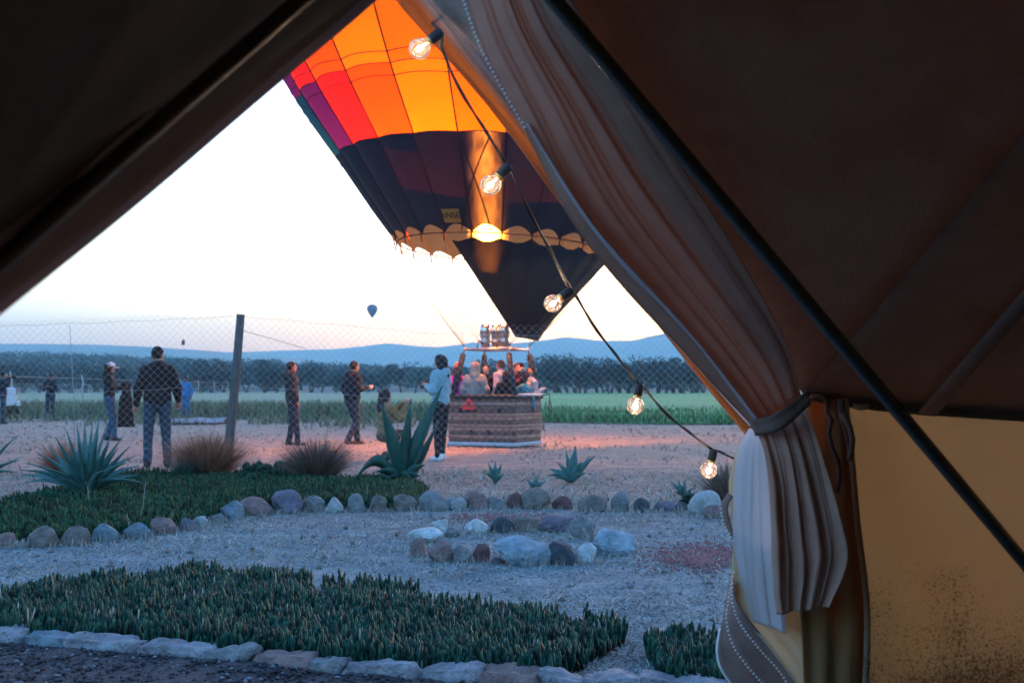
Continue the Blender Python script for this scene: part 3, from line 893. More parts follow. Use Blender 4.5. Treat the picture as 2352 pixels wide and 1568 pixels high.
# rear bed
bxs = [b[0] for b in border]; bys = [b[1] for b in border]
bgx = [G(a, b).x for a, b in zip(bxs, bys)]; bgy = [G(a, b).y for a, b in zip(bxs, bys)]
back2 = [(-160, 1095), (60, 1090), (300, 1093), (540, 1096), (700, 1102), (850, 1106), (930, 1115), (985, 1128)]
pts = fill(back2, 9000, 8, (G(-160, 1200).x, G(985, 1128).x), lambda x: float(np.interp(x, bgx, bgy)) + .28)
ice_plants('ice_plants', pts, .075, .022, 4, MATS['ice_leaf_dull'], 'wide bed of low green ice plants inside the stone border', 9, .7)

def agave(label, x, yb, leaves, mat, z=0.0, toothed=False, scale=1.0):
    """leaves: list of (tip px, tip py, depth offset of tip, width m, droop)"""
    g = G(x, yb); root = empty('agave_plant', (g.x, g.y, 0)); D = g.y
    for i, lf in enumerate(leaves):
        tx_, ty_, dd, w, bow = lf
        tip = P(tx_, ty_, D + dd) - g
        rr_ = random.Random(i + int(x))
        base = Vector((tip.x * .06, tip.y * .06, .02 + rr_.uniform(0, .05)))
        axis = tip - base; L = axis.length
        up = Vector((0, 0, 1)); side = axis.cross(up)
        side = side.normalized() if side.length > 1e-3 else Vector((1, 0, 0))
        pl = axis.cross(Vector((rr_.uniform(-.2, .2), 1, 0))).normalized(); pl = pl if pl.dot(side) > 0 else -pl
        kf = .62 if toothed else .5
        side = (side * (1 - kf) + pl * kf + Vector((rr_.uniform(-.15, .15), rr_.uniform(-.15, .15), 0))).normalized()
        nrm = side.cross(axis).normalized()
        rows = []
        N = 9
        for k in range(N):
            t = k / (N - 1)
            c = base + axis * t + up * (bow * L * math.sin(math.pi * t)) 
            wt = w * (.42 + .58 * math.sin(math.pi * min(1, t * 1.1 + .05))) * (1 - t ** 3.0) if k < N - 1 else 0.0008
            gut = .42 * wt * (1 - t * .5)
            rows.append([c - side * wt * .5 + nrm * gut * .5, c - side * wt * .25 - nrm * gut * .25, c - nrm * gut * .55, c + side * wt * .25 - nrm * gut * .25, c + side * wt * .5 + nrm * gut * .5])
        mb = MB(); mb.grid(rows)
        if toothed:
            for e in (0, 4):
                for k in range(1, N - 2):
                    a, b = rows[k][e], rows[k + 1][e]
                    for q in (.25, .75):
                        m_ = a.lerp(b, q); o_ = (rows[k][e] - rows[k][2]).normalized() * .012
                        d_ = (b - a).normalized() * .008
                        mb.add([m_ - d_, m_ + d_, m_ + o_], [(0, 1, 2)])
        lo = mb.build('leaf', mat, root)
        md = lo.modifiers.new('thickness', 'SOLIDIFY'); md.thickness = .010 * max(.4, w / .1); md.offset = -1
    tag(root, label, 'agave')
    return root
rs = random.Random(3)
lv = []
tips = [(60, 1062), (86, 1040), (110, 1020), (128, 1002), (152, 985), (176, 970), (194, 962), (212, 968), (228, 958), (246, 972), (262, 985), (282, 1000), (300, 1022), (312, 1045), (318, 1068), (48, 1090), (45, 1078), (316, 1090), (40, 1112), (330, 1108), (270, 1030), (140, 1030), (180, 1010), (225, 1000), (250, 1020), (160, 1045), (205, 1030), (100, 1075), (290, 1062), (235, 1050), (120, 1100), (275, 1100), (190, 1060), (150, 1085), (245, 1080)]
for i, (tx_, ty_) in enumerate(tips):
    lv.append((tx_, ty_, rs.uniform(-.35, .35) if i < 20 else rs.uniform(-.6, -.25), rs.uniform(.062, .085), .03 if ty_ < 1040 else .10))
agave('big spiky blue green agave rosette in the ice plant bed', 198, 1142, lv, MATS['agave_leaf'])
agave('tall agave of a few broad dark upright leaves before the basket', 921, 1112, [
 (876, 925, -.1, .175, .05), (940, 930, .05, .11, .07), (945, 924, .15, .12, -.05), (1014, 886, .1, .19, .02), (1006, 968, .3, .12, -.10), (812, 1104, -.25, .16, .42), (892, 972, .2, .13, .03),
 (976, 1066, -.2, .12, .10), (966, 1092, -.3, .11, .12), (862, 1082, -.3, .13, .12), (908, 1000, .3, .12, .02), (926, 985, -.25, .12, .0), (850, 1098, .2, .11, .12), (958, 1010, .25, .11, .0), (945, 1098, -.4, .12, .1), (890, 1096, -.4, .12, .1)], MATS['agave_dark'], toothed=True)
agave('small upright young agave with pale blue leaves', 1137, 1114, [(1122, 1062, 0, .07, .02), (1138, 1058, .05, .07, .0), (1152, 1064, 0, .07, .02), (1116, 1085, -.1, .06, .05), (1158, 1088, -.1, .06, .05), (1140, 1078, -.1, .06, .0)], MATS['agave_leaf'])
agave('mid sized agave with broad blades standing behind pale stones', 1312, 1112, [(1322, 1022, .05, .12, .0), (1300, 1030, .1, .06, .0), (1366, 1045, 0, .12, .05), (1352, 1050, .1, .1, .03), (1262, 1075, 0, .09, .08), (1255, 1092, -.1, .08, .12), (1280, 1060, .1, .08, .05), (1345, 1085, -.15, .08, .1), (1310, 1060, -.1, .1, .0), (1335, 1058, -.15, .1, .03), (1275, 1098, -.2, .07, .1)], MATS['agave_leaf'])
agave('smallest agave shoot of three stubby leaves above a tan boulder', 1228, 1131, [(1210, 1098, 0, .06, .02), (1232, 1091, .03, .07, .0), (1255, 1104, 0, .06, .06), (1222, 1108, -.1, .05, .0), (1244, 1110, -.1, .05, .03)], MATS['agave_leaf'])
agave('little spreading agave near the curtain', 1568, 1148, [(1540, 1105, 0, .05, .04), (1558, 1100, .05, .05, .0), (1574, 1098, .05, .05, .0), (1594, 1118, 0, .05, .05), (1550, 1128, -.1, .05, .05), (1588, 1132, -.1, .05, .05), (1567, 1115, -.1, .05, .0)], MATS['agave_leaf'])
agave('agave cut by the tent edge with long arching leaves', -62, 1122, [(40, 998, 0, .07, .04), (52, 1048, .1, .06, .06), (46, 1056, -.1, .06, .1), (20, 1062, -.2, .06, .1), (-40, 985, 0, .06, .0), (-120, 1010, 0, .06, .03), (-150, 1060, 0, .06, .08), (0, 1000, .2, .06, .03), (44, 1085, -.3, .06, .1), (-90, 970, .1, .06, .0)], MATS['agave_leaf'])

def tussock(label, x, yb, wpx, hpx, mat, n, seed):
    g = G(x, yb); s = g.y / F_PX
    r = np.random.default_rng(seed)
    rad = wpx * s * .5; H = hpx * s
    a = r.uniform(0, 6.28, n); q = r.uniform(0, 1, n) ** .6
    base = np.c_[np.cos(a) * q * rad * .38, np.sin(a) * q * rad * .38, np.zeros(n)]
    lean = q * r.uniform(.5, 1.15, n)
    L = H * r.uniform(.55, 1.08, n)
    d = np.c_[np.cos(a) * np.sin(lean), np.sin(a) * np.sin(lean), np.cos(lean)]
    bend = np.c_[np.cos(a), np.sin(a), -np.ones(n) * .4] * (L * lean * .22)[:, None]
    sd_ = np.c_[-np.sin(a), np.cos(a), np.zeros(n)]
    th = r.uniform(0, 6.28, n); sd_ = np.c_[np.cos(th), np.sin(th), np.zeros(n)] * .004
    mid = base + d * L[:, None] * .55; tip = base + d * L[:, None] + bend
    V = np.stack([base - sd_, base + sd_, mid + sd_ * .8, mid - sd_ * .8, tip + sd_ * .3, tip - sd_ * .3], 1).reshape(-1, 3)
    b = (np.arange(n) * 6)[:, None]
    o = big_mesh('grass_tussock', V, np.concatenate([b + [0, 1, 2, 3], b + [3, 2, 4, 5]]), mat)
    o.location = (g.x, g.y, 0)
    return tag(o, label, 'grass tussock')
tussock('rust brown tussock of dry grass at the foot of the timber post', 474, 1098, 160, 104, MATS['red_tuft'], 2600, 1)
tussock('grey brown tussock of dry grass between shrub and tall agave', 727, 1105, 138, 98, MATS['dark_tuft'], 2400, 2)
tussock('reddish tussock half hidden behind the big spiky agave', 146, 1092, 88, 82, MATS['red_tuft'], 900, 3)
tussock('thin brown tussock beside the tied curtain', 1668, 1152, 70, 95, MATS['dark_tuft'], 700, 4)
tussock('small green grass clump beside the dark jeans', 418, 1104, 50, 55, MATS['shrub_leaf'], 260, 5)
def shrub(label, x, yb, wpx, hpx, n, seed):
    g = G(x, yb); s = g.y / F_PX; r = np.random.default_rng(seed)
    root = empty('low_shrub', (g.x, g.y, 0))
    k = 26
    cen = np.c_[r.uniform(-.5, .5, k) * wpx * s, r.uniform(-.25, .25, k) * wpx * s, r.uniform(.12, .8, k) * hpx * s]
    V, Fq = leaf_cloud(cen, np.full(k, hpx * s * .26), n // k, .032, seed, 1.0)
    big_mesh('foliage', V, Fq, MATS['shrub_leaf'], root)
    st = MB()
    for c in cen: st.tube([(c[0] * .3, c[1] * .3, 0), (c[0] * .7, c[1] * .7, c[2] * .6), tuple(c)], [.008, .006, .004], 5)
    st.build('stem', MATS['bark'], root)
    tag(root, label, 'shrub')
shrub('low dark green shrub between the two grass tussocks', 610, 1100, 120, 40, 2200, 1)
shrub('small dark weed behind the pale stone by the curtain', 1598, 1160, 60, 26, 600, 2)

# ================================================================== BELL TENT (the camera stands inside it)
tent = empty('bell_tent', (1.6, -.2, 0))
TO = tent.location.copy()
def tl_(p): return Vector(p) - TO
APEX = Vector((1.6, -.2, 3.2))
def wall_material():
    m = MATS['wall_canvas']; n, l = m.node_tree.nodes, m.node_tree.links
    ge = n.new('ShaderNodeNewGeometry'); sp = n.new('ShaderNodeSeparateXYZ'); l.new(ge.outputs['Position'], sp.inputs[0])
    v = n.new('ShaderNodeTexNoise'); v.inputs['Scale'].default_value = 150; v.inputs['Detail'].default_value = 3; v.inputs['Roughness'].default_value = .7
    l.new(ge.outputs['Position'], v.inputs['Vector'])
    b = n.new('ShaderNodeTexNoise'); b.inputs['Scale'].default_value = 4.5; b.inputs['Detail'].default_value = 7
    l.new(ge.outputs['Position'], b.inputs['Vector'])
    # mildew grows from the hem: cover value
    a1 = n.new('ShaderNodeMapRange'); a1.inputs['From Min'].default_value = .98; a1.inputs['From Max'].default_value = .50
    a1.inputs['To Min'].default_value = -.35; a1.inputs['To Max'].default_value = .52
    l.new(sp.outputs['Z'], a1.inputs['Value'])
    ad = n.new('ShaderNodeMath'); ad.operation = 'ADD'; l.new(a1.outputs[0], ad.inputs[0])
    sb = n.new('ShaderNodeMath'); sb.operation = 'MULTIPLY_ADD'; sb.inputs[1].default_value = 1.3; sb.inputs[2].default_value = -.65
    l.new(b.outputs['Fac'], sb.inputs[0]); l.new(sb.outputs[0], ad.inputs[1])
    lt = n.new('ShaderNodeMath'); lt.operation = 'SUBTRACT'; l.new(ad.outputs[0], lt.inputs[0]); v2 = n.new('ShaderNodeMath'); v2.operation = 'MULTIPLY_ADD'; v2.inputs[1].default_value = 2.6; v2.inputs[2].default_value = -.75; l.new(v.outputs['Fac'], v2.inputs[0]); l.new(v2.outputs[0], lt.inputs[1])
    mr = n.new('ShaderNodeMapRange'); mr.inputs['From Min'].default_value = -.30; mr.inputs['From Max'].default_value = .12; mr.inputs['To Max'].default_value = .66
    l.new(lt.outputs[0], mr.inputs['Value'])
    rp = next(q for q in n if q.type == 'VALTORGB'); pb = n['Principled BSDF']; tr = next(q for q in n if q.type == 'BSDF_TRANSLUCENT')
    for base, sock in ((rp.outputs[0], pb.inputs['Base Color']), (None, tr.inputs['Color'])):
        mx = n.new('ShaderNodeMix'); mx.data_type = 'RGBA'
        l.new(mr.outputs[0], mx.inputs['Factor'])
        if base: l.new(base, mx.inputs['A'])
        else: mx.inputs['A'].default_value = tr.inputs['Color'].default_value
        mx.inputs['B'].default_value = (.02, .014, .01, 1)
        l.new(mx.outputs['Result'], sock)
wall_material()
right_edge = pcurve([(1060, -270, 1.86), (1250, 0, 1.98), (1400, 250, 2.1), (1560, 480, 2.25), (1700, 690, 2.42), (1846, 905, 2.62)], 24)
wt_front = pcurve([(1846, 905, 2.62), (1935, 920, 2.66), (2050, 934, 2.70), (2200, 945, 2.73), (2352, 955, 2.76)], 12)
left_edge = pcurve([(-345, 1000, 1.05), (0, 718, 1.2), (300, 478, 1.34), (600, 222, 1.52), (862, 0, 1.7), (960, -100, 1.76), (1030, -230, 1.83)], 26)
ring_pts = []
a_end = math.degrees(math.atan2(left_edge[0].y - TO.y, left_edge[0].x - TO.x)) - 360
a_start = math.degrees(math.atan2(wt_front[-1].y - TO.y, wt_front[-1].x - TO.x))
r_end = math.hypot(left_edge[0].y - TO.y, left_edge[0].x - TO.x); r_st = math.hypot(wt_front[-1].y - TO.y, wt_front[-1].x - TO.x)
NR = 60
for k in range(1, NR):
    t = k / NR; a = R(a_start + (a_end - a_start) * t)
    rad = r_st + (r_end - r_st) * max(0, (t - .8) / .2)
    ring_pts.append(Vector((TO.x + math.cos(a) * rad, TO.y + math.sin(a) * rad, wt_front[-1].z + (left_edge[0].z - wt_front[-1].z) * t)))
wall_top = wt_front + ring_pts + [left_edge[0]]
boundary = right_edge + wt_front[1:] + ring_pts + left_edge + [right_edge[0]]
def ruled(b, n=16, sag=.035, seed=0, i0=None):
    rows = []
    sg = [sag if i0 is None else float(np.interp(i0 + k, [0, 75, 94, 116, 120], [.035, .035, -.12, -.12, .035])) for k in range(len(b))]
    for i in range(n + 1):
        t = i / n
        row = []
        for qi, q in enumerate(b):
            sag = sg[qi]
            v = q.lerp(APEX, t)
            out = (Vector((v.x - TO.x, v.y - TO.y, 0)).normalized() * .5 + Vector((0, 0, -.6)))
            v = v + Vector((0, 0, -1)) * sag * math.sin(math.pi * t) + out * (.022 * mnoise.noise(Vector((q.x * 3, q.y * 3, t * 5 + seed))) * math.sin(math.pi * min(1, t * 1.02)))
            row.append(tl_(v))
        rows.append(row)
    return rows
cuts = [0, 23, 29, 38, 50, 62, 74, 86, 93, len(boundary) - 1]
for i in range(len(cuts) - 1):
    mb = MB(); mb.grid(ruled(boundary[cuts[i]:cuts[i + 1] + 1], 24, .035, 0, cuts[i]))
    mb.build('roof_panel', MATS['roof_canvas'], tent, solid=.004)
# reinforced seam bands from the eave to the peak
for i in cuts[2:8]:
    b0 = boundary[i]; tg = (boundary[min(i + 1, len(boundary) - 1)] - boundary[i - 1]).normalized() * .022
    rows = ruled([b0 - tg, b0 + tg], 16, .035, 0)
    inw = (Vector((TO.x, TO.y, 0)) - Vector((b0.x, b0.y, 0))).normalized() * .009 + Vector((0, 0, -.012))
    mb = MB(); mb.grid([[v + inw for v in r_] for r_ in rows]); mb.build('seam_band', MATS['suede_border'], tent, solid=.003)
def wall_rows(tops, n=22, bulge=.05):
    rows = []
    for i in range(n + 1):
        t = i / n
        row = []
        for q in tops:
            out = Vector((q.x - TO.x, q.y - TO.y, 0)).normalized()
            v = Vector((q.x, q.y, (q.z + .012) * (1 - t) - .02 * t)) + out * (.10 * t + bulge * math.sin(math.pi * t) * .4 + .030 * mnoise.noise(Vector((q.x * 2.5, q.y * 2.5, t * 2.2))) + .012 * mnoise.noise(Vector((q.x * 7, q.y * 7, t * 4))))
            row.append(tl_(v))
        rows.append(row)
    return rows
wc = [1, 14, 26, 38, 50, 62, len(wall_top) - 1]
for i in range(len(wc) - 1):
    mb = MB(); mb.grid(wall_rows(wall_top[wc[i]:wc[i + 1] + 1])); mb.build('wall_panel', MATS['wall_canvas'], tent, solid=.003)
# overlap hem of the roof along the wall top
inn = lambda q, k: Vector((TO.x - q.x, TO.y - q.y, 0)).normalized() * k
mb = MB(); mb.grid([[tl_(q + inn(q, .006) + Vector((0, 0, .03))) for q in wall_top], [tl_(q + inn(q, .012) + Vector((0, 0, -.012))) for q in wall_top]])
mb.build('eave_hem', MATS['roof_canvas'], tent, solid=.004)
# door-side wall section, double layered
mb = MB()
Lp = pcurve([(1770, 930, 2.64), (1800, 1100, 2.62), (1830, 1300, 2.60), (1850, 1640, 2.58)], 14)
Rp = pcurve([(1935, 914, 2.63), (1946, 1000, 2.62), (1964, 1200, 2.60), (1986, 1400, 2.58), (1978, 1660, 2.56)], 14)
mb.grid([[tl_(a.lerp(b, s / 8) + Vector((0, -.01 * math.sin(s * 1.9 + i * .25), 0))) for s in range(9)] for i, (a, b) in enumerate(zip(Lp, Rp))])
mb.build('door_panel', MATS['door_canvas'], tent, solid=.004)
mb = MB(); mb.grid([[tl_(b + Vector((-.004, -.012, 0))), tl_(b + Vector((.008, -.012, 0)))] for b in Rp]); mb.build('seam_band', MATS['wall_canvas'], tent, solid=.003)
mb = MB()
q0, q1, q2 = P(1960, 931, 2.60), P(1975, 936, 2.6), P(1995, 934, 2.6)
mb.tube([tl_(q0), tl_(q1), tl_(q2)], .006, 6); mb.build('toggle', MATS['wall_canvas'], tent)

def loft(Lc, Rc, na, ns, amp, nf, ph=0.0, drift=0.0, ampf=None):
    """sheet between two edge curves with uneven gathered folds running along it"""
    rows = []
    L_, R_ = pcurve(Lc, na), pcurve(Rc, na)
    rr = random.Random(int(ph * 1000) + na)
    comps = []
    for k_, (f, a_) in enumerate(((.8, .9), (1.45, .75), (2.3, .6), (3.7, .26), (5.9, .12))):
        comps.append((nf * f * rr.uniform(.85, 1.15) / 1.5, a_ * rr.uniform(.7, 1.2), rr.uniform(0, 6.28), drift * rr.uniform(-1, 1.2), rr.uniform(2, 5), rr.uniform(0, 6.28)))
    for i in range(na):
        t = i / (na - 1); row = []
        A = amp * (ampf(t) if ampf else 1.0)
        wv = (R_[i] - L_[i])
        for j in range(ns):
            s = j / (ns - 1)
            sw = s + .05 * mnoise.noise(Vector((s * 3, t * 2.2, ph)))
            w = 0
            for f, a_, p0, dr, tf, tp in comps:
                w += a_ * (1 - 1.6 * abs(math.sin(math.pi * f * sw + p0 + dr * t)) ** 1.3) * (.65 + .35 * math.sin(tf * t + tp))
            w += .16 * mnoise.noise(Vector((s * 14, t * 9, ph + 4)))
            v = L_[i].lerp(R_[i], s) + Vector((0, -1, 0)) * A * w + wv.normalized() * A * .25 * mnoise.noise(Vector((s * 9, t * 5, ph)))
            row.append(tl_(v))
        rows.append(row)
    return rows
def cloth(name, mat, *a, solid=.0015, label=None, **k):
    mb = MB(); mb.grid(loft(*a, **k)); o = mb.build(name, MATS[mat], tent, solid=solid)
    if label: o['label'] = label
    return o
# sheer door curtain gathered and tied to the side
cloth('curtain', 'sheer_cloth', [(985, -220, 1.98), (1072, 0, 2.05), (1112, 118, 2.1), (1202, 292, 2.17), (1282, 455, 2.25), (1335, 540, 2.3), (1400, 622, 2.36), (1470, 702, 2.42), (1560, 797, 2.48), (1650, 897, 2.54), (1727, 978, 2.58)],
      [(1180, -250, 1.84), (1308, 0, 1.89), (1446, 205, 2.0), (1606, 445, 2.14), (1738, 660, 2.30), (1812, 800, 2.42), (1842, 912, 2.52)], 90, 120, .011, 3.4, ph=.6, drift=1.6, ampf=lambda t: 1.1 - .45 * t, label='pale sheer curtain drawn to the tie')
cloth('curtain_tail', 'sheer_cloth', [(1732, 982, 2.56), (1752, 1028, 2.54), (1764, 1100, 2.53), (1772, 1240, 2.53), (1776, 1340, 2.53), (1786, 1410, 2.53)],
      [(1846, 925, 2.51), (1876, 1010, 2.50), (1908, 1120, 2.50), (1934, 1215, 2.50), (1942, 1290, 2.50), (1900, 1392, 2.51)], 70, 100, .012, 3.6, ph=1.2, drift=-.8, ampf=lambda t: .35 + .9 * t, label='loose lower end of the sheer curtain')
cloth('lit_sheer', 'white_sheer', [(1722, 984, 2.66), (1700, 1024, 2.66), (1688, 1095, 2.66), (1686, 1240, 2.66), (1696, 1345, 2.665), (1716, 1420, 2.665)],
      [(1752, 985, 2.56), (1772, 1020, 2.55), (1784, 1100, 2.54), (1792, 1240, 2.54), (1798, 1350, 2.55), (1806, 1455, 2.56)], 50, 60, .006, 3.2, ph=.4, drift=.8, label='white sheer layer catching the daylight')
cloth('lit_sheer', 'white_sheer', [(1195, 275, 2.27), (1284, 450, 2.35), (1335, 537, 2.40), (1398, 618, 2.46), (1468, 700, 2.52), (1558, 796, 2.58), (1648, 896, 2.62), (1722, 978, 2.64)],
      [(1212, 285, 2.14), (1315, 450, 2.2), (1378, 537, 2.25), (1450, 618, 2.3), (1528, 700, 2.37), (1612, 796, 2.44), (1690, 896, 2.50), (1745, 968, 2.54)], 60, 24, .005, 1.6, ph=1.0, drift=1.5)  # added pale strip: daylight highlight on the curtain's edge put into cloth colour
cloth('tie_strap', 'webbing', [(1722, 966, 2.545), (1780, 950, 2.48), (1856, 896, 2.48)], [(1736, 1000, 2.545), (1795, 985, 2.48), (1862, 926, 2.48)], 20, 5, .003, 1, solid=.004)
# left-hand door flap rolled along its edge
M('flap_canvas', (.30, .20, .165), .95, .2, 6, .35, 240, transl=.44, tcol=(.52, .31, .25), bdist=.004, spec=.05)
M('flap_lit_canvas', (.46, .36, .39), .95, .15, 6, .3, 240, transl=.40, tcol=(.60, .46, .50), bdist=.003, spec=.05)  # paler mauve: sky light on the flap's edge put into the colour
EDGE = [(-345, 1002, 1.03), (0, 720, 1.18), (300, 479, 1.32), (600, 223, 1.5), (863, 1, 1.68), (960, -100, 1.74)]
def off_edge(d, dD): return [(x - d * .66, y - d * .75, D - dD) for x, y, D in EDGE]
cloth('door_flap', 'flap_canvas', off_edge(20, .06), off_edge(150, .26), 80, 60, .010, 1.5, ph=2.0, drift=1.0, solid=.003, label='brown door flap gathered back along its edge')
cloth('flap_lit_edge', 'flap_lit_canvas', off_edge(0, .012), off_edge(52, .115), 80, 30, .007, .9, ph=3.1, drift=.8, solid=.003, label='rolled hem of the door flap coloured as if skylit')
lw = [P(-345, 1003, 1.03), P(-400, 940, .95), P(-440, 890, .80), P(-520, 890, .70)]
mb = MB(); mb.grid([[tl_(Vector((q.x - .02 * k / 8 + .01 * math.sin(k * 1.3 + i), q.y + .012 * math.sin(k * .9 + i * 2), q.z * (1 - k / 8) + .03 * (1 - k / 8)))) for i, q in enumerate(lw)] for k in range(9)])
mb.build('door_flap', MATS['flap_canvas'], tent, solid=.003)
# cream outer flap with zipped brown borders
cloth('outer_flap', 'cream_canvas', [(1722, 985, 2.72), (1694, 1030, 2.72), (1674, 1105, 2.72), (1680, 1190, 2.72), (1692, 1260, 2.72)], [(1800, 1000, 2.68), (1790, 1060, 2.68), (1780, 1120, 2.68), (1780, 1190, 2.68), (1780, 1260, 2.68)], 24, 18, .006, 1.2, ph=.3, solid=.003)
cloth('outer_flap', 'cream_canvas', [(1690, 1225, 2.66), (1683, 1290, 2.66), (1680, 1345, 2.66), (1700, 1405, 2.65), (1760, 1480, 2.64), (1830, 1570, 2.63), (1880, 1660, 2.62)], [(1830, 1250, 2.62), (1850, 1330, 2.62), (1880, 1410, 2.61), (1930, 1500, 2.60), (1970, 1590, 2.59), (1990, 1640, 2.59), (2010, 1700, 2.59)], 40, 26, .012, 1.1, ph=2.2, drift=1.0, solid=.003)
bands = [[(1684, 1300), (1668, 1370), (1655, 1440), (1648, 1490), (1656, 1530), (1690, 1580), (1740, 1640)],
         [(1686, 1305), (1674, 1370), (1668, 1425), (1682, 1480), (1712, 1525), (1760, 1580), (1810, 1640)],
         [(1684, 1330), (1682, 1380), (1700, 1430), (1740, 1485), (1785, 1535), (1815, 1580), (1850, 1640)],
         [(1684, 1340), (1690, 1375), (1722, 1425), (1765, 1475), (1800, 1520), (1845, 1580), (1890, 1640)]]
for i in range(3):
    cloth('flap_border', 'suede_border', [(x, y, 2.70 - .02 * i) for x, y in bands[i]], [(x, y, 2.685 - .02 * i) for x, y in bands[i + 1]], 30, 6, .003, .6, ph=i, solid=.003)
cloth('flap_border', 'suede_border', [(1672, 1130, 2.70), (1656, 1160, 2.70), (1662, 1200, 2.70), (1688, 1248, 2.70)], [(1684, 1140, 2.69), (1672, 1165, 2.69), (1680, 1205, 2.69), (1696, 1240, 2.69)], 16, 4, .002, .6, solid=.003)
cloth('flap_edge', 'zip_white', [(x - 4, y + 2, 2.705) for x, y in bands[0][2:]], [(x + 6, y, 2.70) for x, y in bands[0][2:]], 24, 3, .001, .5, solid=.003)
def zipper(pts, step=.0075):
    c = pcurve(pts, 160); mb = MB(); acc = 0; last = c[0]
    for q in c:
        if (q - last).length >= step:
            last = q; mb.lathe([(0, -.0026), (.0024, -.0015), (.0024, .0015), (0, .0026)], tl_(q), Vector((.3, -1, .2)), 5)
    o = mb.build('zipper', MATS['zip_white'], tent); o['kind'] = 'stuff'
zipper([(x + 1, y, 2.655) for x, y in bands[1]])
zipper([(x, y, 2.635) for x, y in bands[2]])
zipper([(1655, 1160, 2.665), (1662, 1200, 2.665), (1690, 1250, 2.665)])
zipper([(1058, -20, 2.03), (1100, 100, 2.07), (1160, 215, 2.12), (1210, 300, 2.15)])
# brown door-head canvas between timber and curtain
cloth('door_head', 'suede_border', [(960, -80, 2.22), (1002, 16, 2.25), (1060, 74, 2.27), (1114, 130, 2.29)], [(1090, -80, 2.12), (1098, 16, 2.14), (1112, 74, 2.17), (1126, 128, 2.2)], 24, 8, .006, .8, solid=.003)
# loops and straps
mb = MB(); mb.grid([[tl_(P(x - w, y, 2.575)), tl_(P(x + w, y, 2.575))] for x, y, w in [(1931, 916, 8), (1933, 940, 9), (1938, 960, 10), (1944, 990, 7), (1950, 1020, 6), (1953, 1044, 5), (1950, 1056, 3)]]); mb.build('strap_loop', MATS['webbing'], tent, solid=.004)
mb = MB(); mb.tube([tl_(P(x, y, 2.56)) for x, y in [(1934, 950), (1952, 980), (1958, 1010), (1954, 1045), (1948, 1055)]], .006, 6); mb.build('strap_loop', MATS['webbing'], tent)
mb = MB(); mb.tube([tl_(P(x, y, 2.585)) for x, y in [(1862, 912), (1890, 908), (1900, 925), (1898, 945), (1910, 965), (1903, 995), (1912, 1030), (1925, 1060), (1930, 1090), (1922, 1130)]], .005, 6); mb.build('cord', MATS['webbing'], tent)
# A-frame poles
def pole(p_top, p_low, r0):
    d = p_low - p_top; k = p_low.z / (p_top.z - p_low.z)
    foot = p_low + d * k; foot.z = 0
    mb = MB(); top = p_top - d * .45
    mb.tube([tl_(top), tl_(p_top), tl_(p_low), tl_(foot)], r0, 14)
    o = mb.build('pole', MATS['pole_steel'], tent)
pole(P(1272, 0, 1.695), P(2352, 1290, 2.2), .0115)
pole(P(690, 0, 1.25), P(0, 600, 1.0), .0085)
tag(tent, 'brown canvas bell tent seen from inside with its door tied open', 'tent')

# ---- weathered timber leg outside the door
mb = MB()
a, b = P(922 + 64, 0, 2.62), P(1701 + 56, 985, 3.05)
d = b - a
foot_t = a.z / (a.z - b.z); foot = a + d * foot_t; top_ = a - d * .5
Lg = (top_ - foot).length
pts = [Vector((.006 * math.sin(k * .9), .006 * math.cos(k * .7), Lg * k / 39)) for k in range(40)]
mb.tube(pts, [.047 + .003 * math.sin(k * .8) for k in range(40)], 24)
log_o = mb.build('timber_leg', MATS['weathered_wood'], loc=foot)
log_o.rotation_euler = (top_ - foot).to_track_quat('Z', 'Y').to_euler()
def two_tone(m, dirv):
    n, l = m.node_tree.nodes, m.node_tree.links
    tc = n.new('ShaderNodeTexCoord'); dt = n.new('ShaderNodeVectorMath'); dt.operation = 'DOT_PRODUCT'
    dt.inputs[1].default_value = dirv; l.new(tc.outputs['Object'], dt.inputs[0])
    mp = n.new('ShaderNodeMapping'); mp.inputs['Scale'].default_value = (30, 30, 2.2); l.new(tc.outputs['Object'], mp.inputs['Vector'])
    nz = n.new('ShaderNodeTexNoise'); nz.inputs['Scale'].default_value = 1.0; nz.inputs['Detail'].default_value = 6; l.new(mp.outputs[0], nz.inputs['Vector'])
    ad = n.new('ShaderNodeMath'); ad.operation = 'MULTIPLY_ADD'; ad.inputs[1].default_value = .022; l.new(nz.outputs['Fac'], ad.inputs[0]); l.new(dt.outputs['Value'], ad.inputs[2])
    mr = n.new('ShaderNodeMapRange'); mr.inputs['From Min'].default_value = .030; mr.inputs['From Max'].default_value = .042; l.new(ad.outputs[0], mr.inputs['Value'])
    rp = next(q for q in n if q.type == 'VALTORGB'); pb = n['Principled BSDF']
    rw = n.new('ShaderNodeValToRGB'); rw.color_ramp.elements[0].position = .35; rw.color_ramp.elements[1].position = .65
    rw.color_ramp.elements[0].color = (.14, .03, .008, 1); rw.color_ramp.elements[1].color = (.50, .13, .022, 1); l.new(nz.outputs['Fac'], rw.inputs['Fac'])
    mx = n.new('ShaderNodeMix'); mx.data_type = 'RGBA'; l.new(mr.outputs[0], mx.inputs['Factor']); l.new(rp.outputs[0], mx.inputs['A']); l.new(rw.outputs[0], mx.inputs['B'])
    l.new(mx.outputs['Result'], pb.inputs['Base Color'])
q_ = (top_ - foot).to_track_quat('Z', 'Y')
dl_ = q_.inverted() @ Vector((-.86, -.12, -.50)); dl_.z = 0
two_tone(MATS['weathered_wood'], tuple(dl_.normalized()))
tag(log_o, 'weathered round timber leaning outside the tent door', 'timber pole')

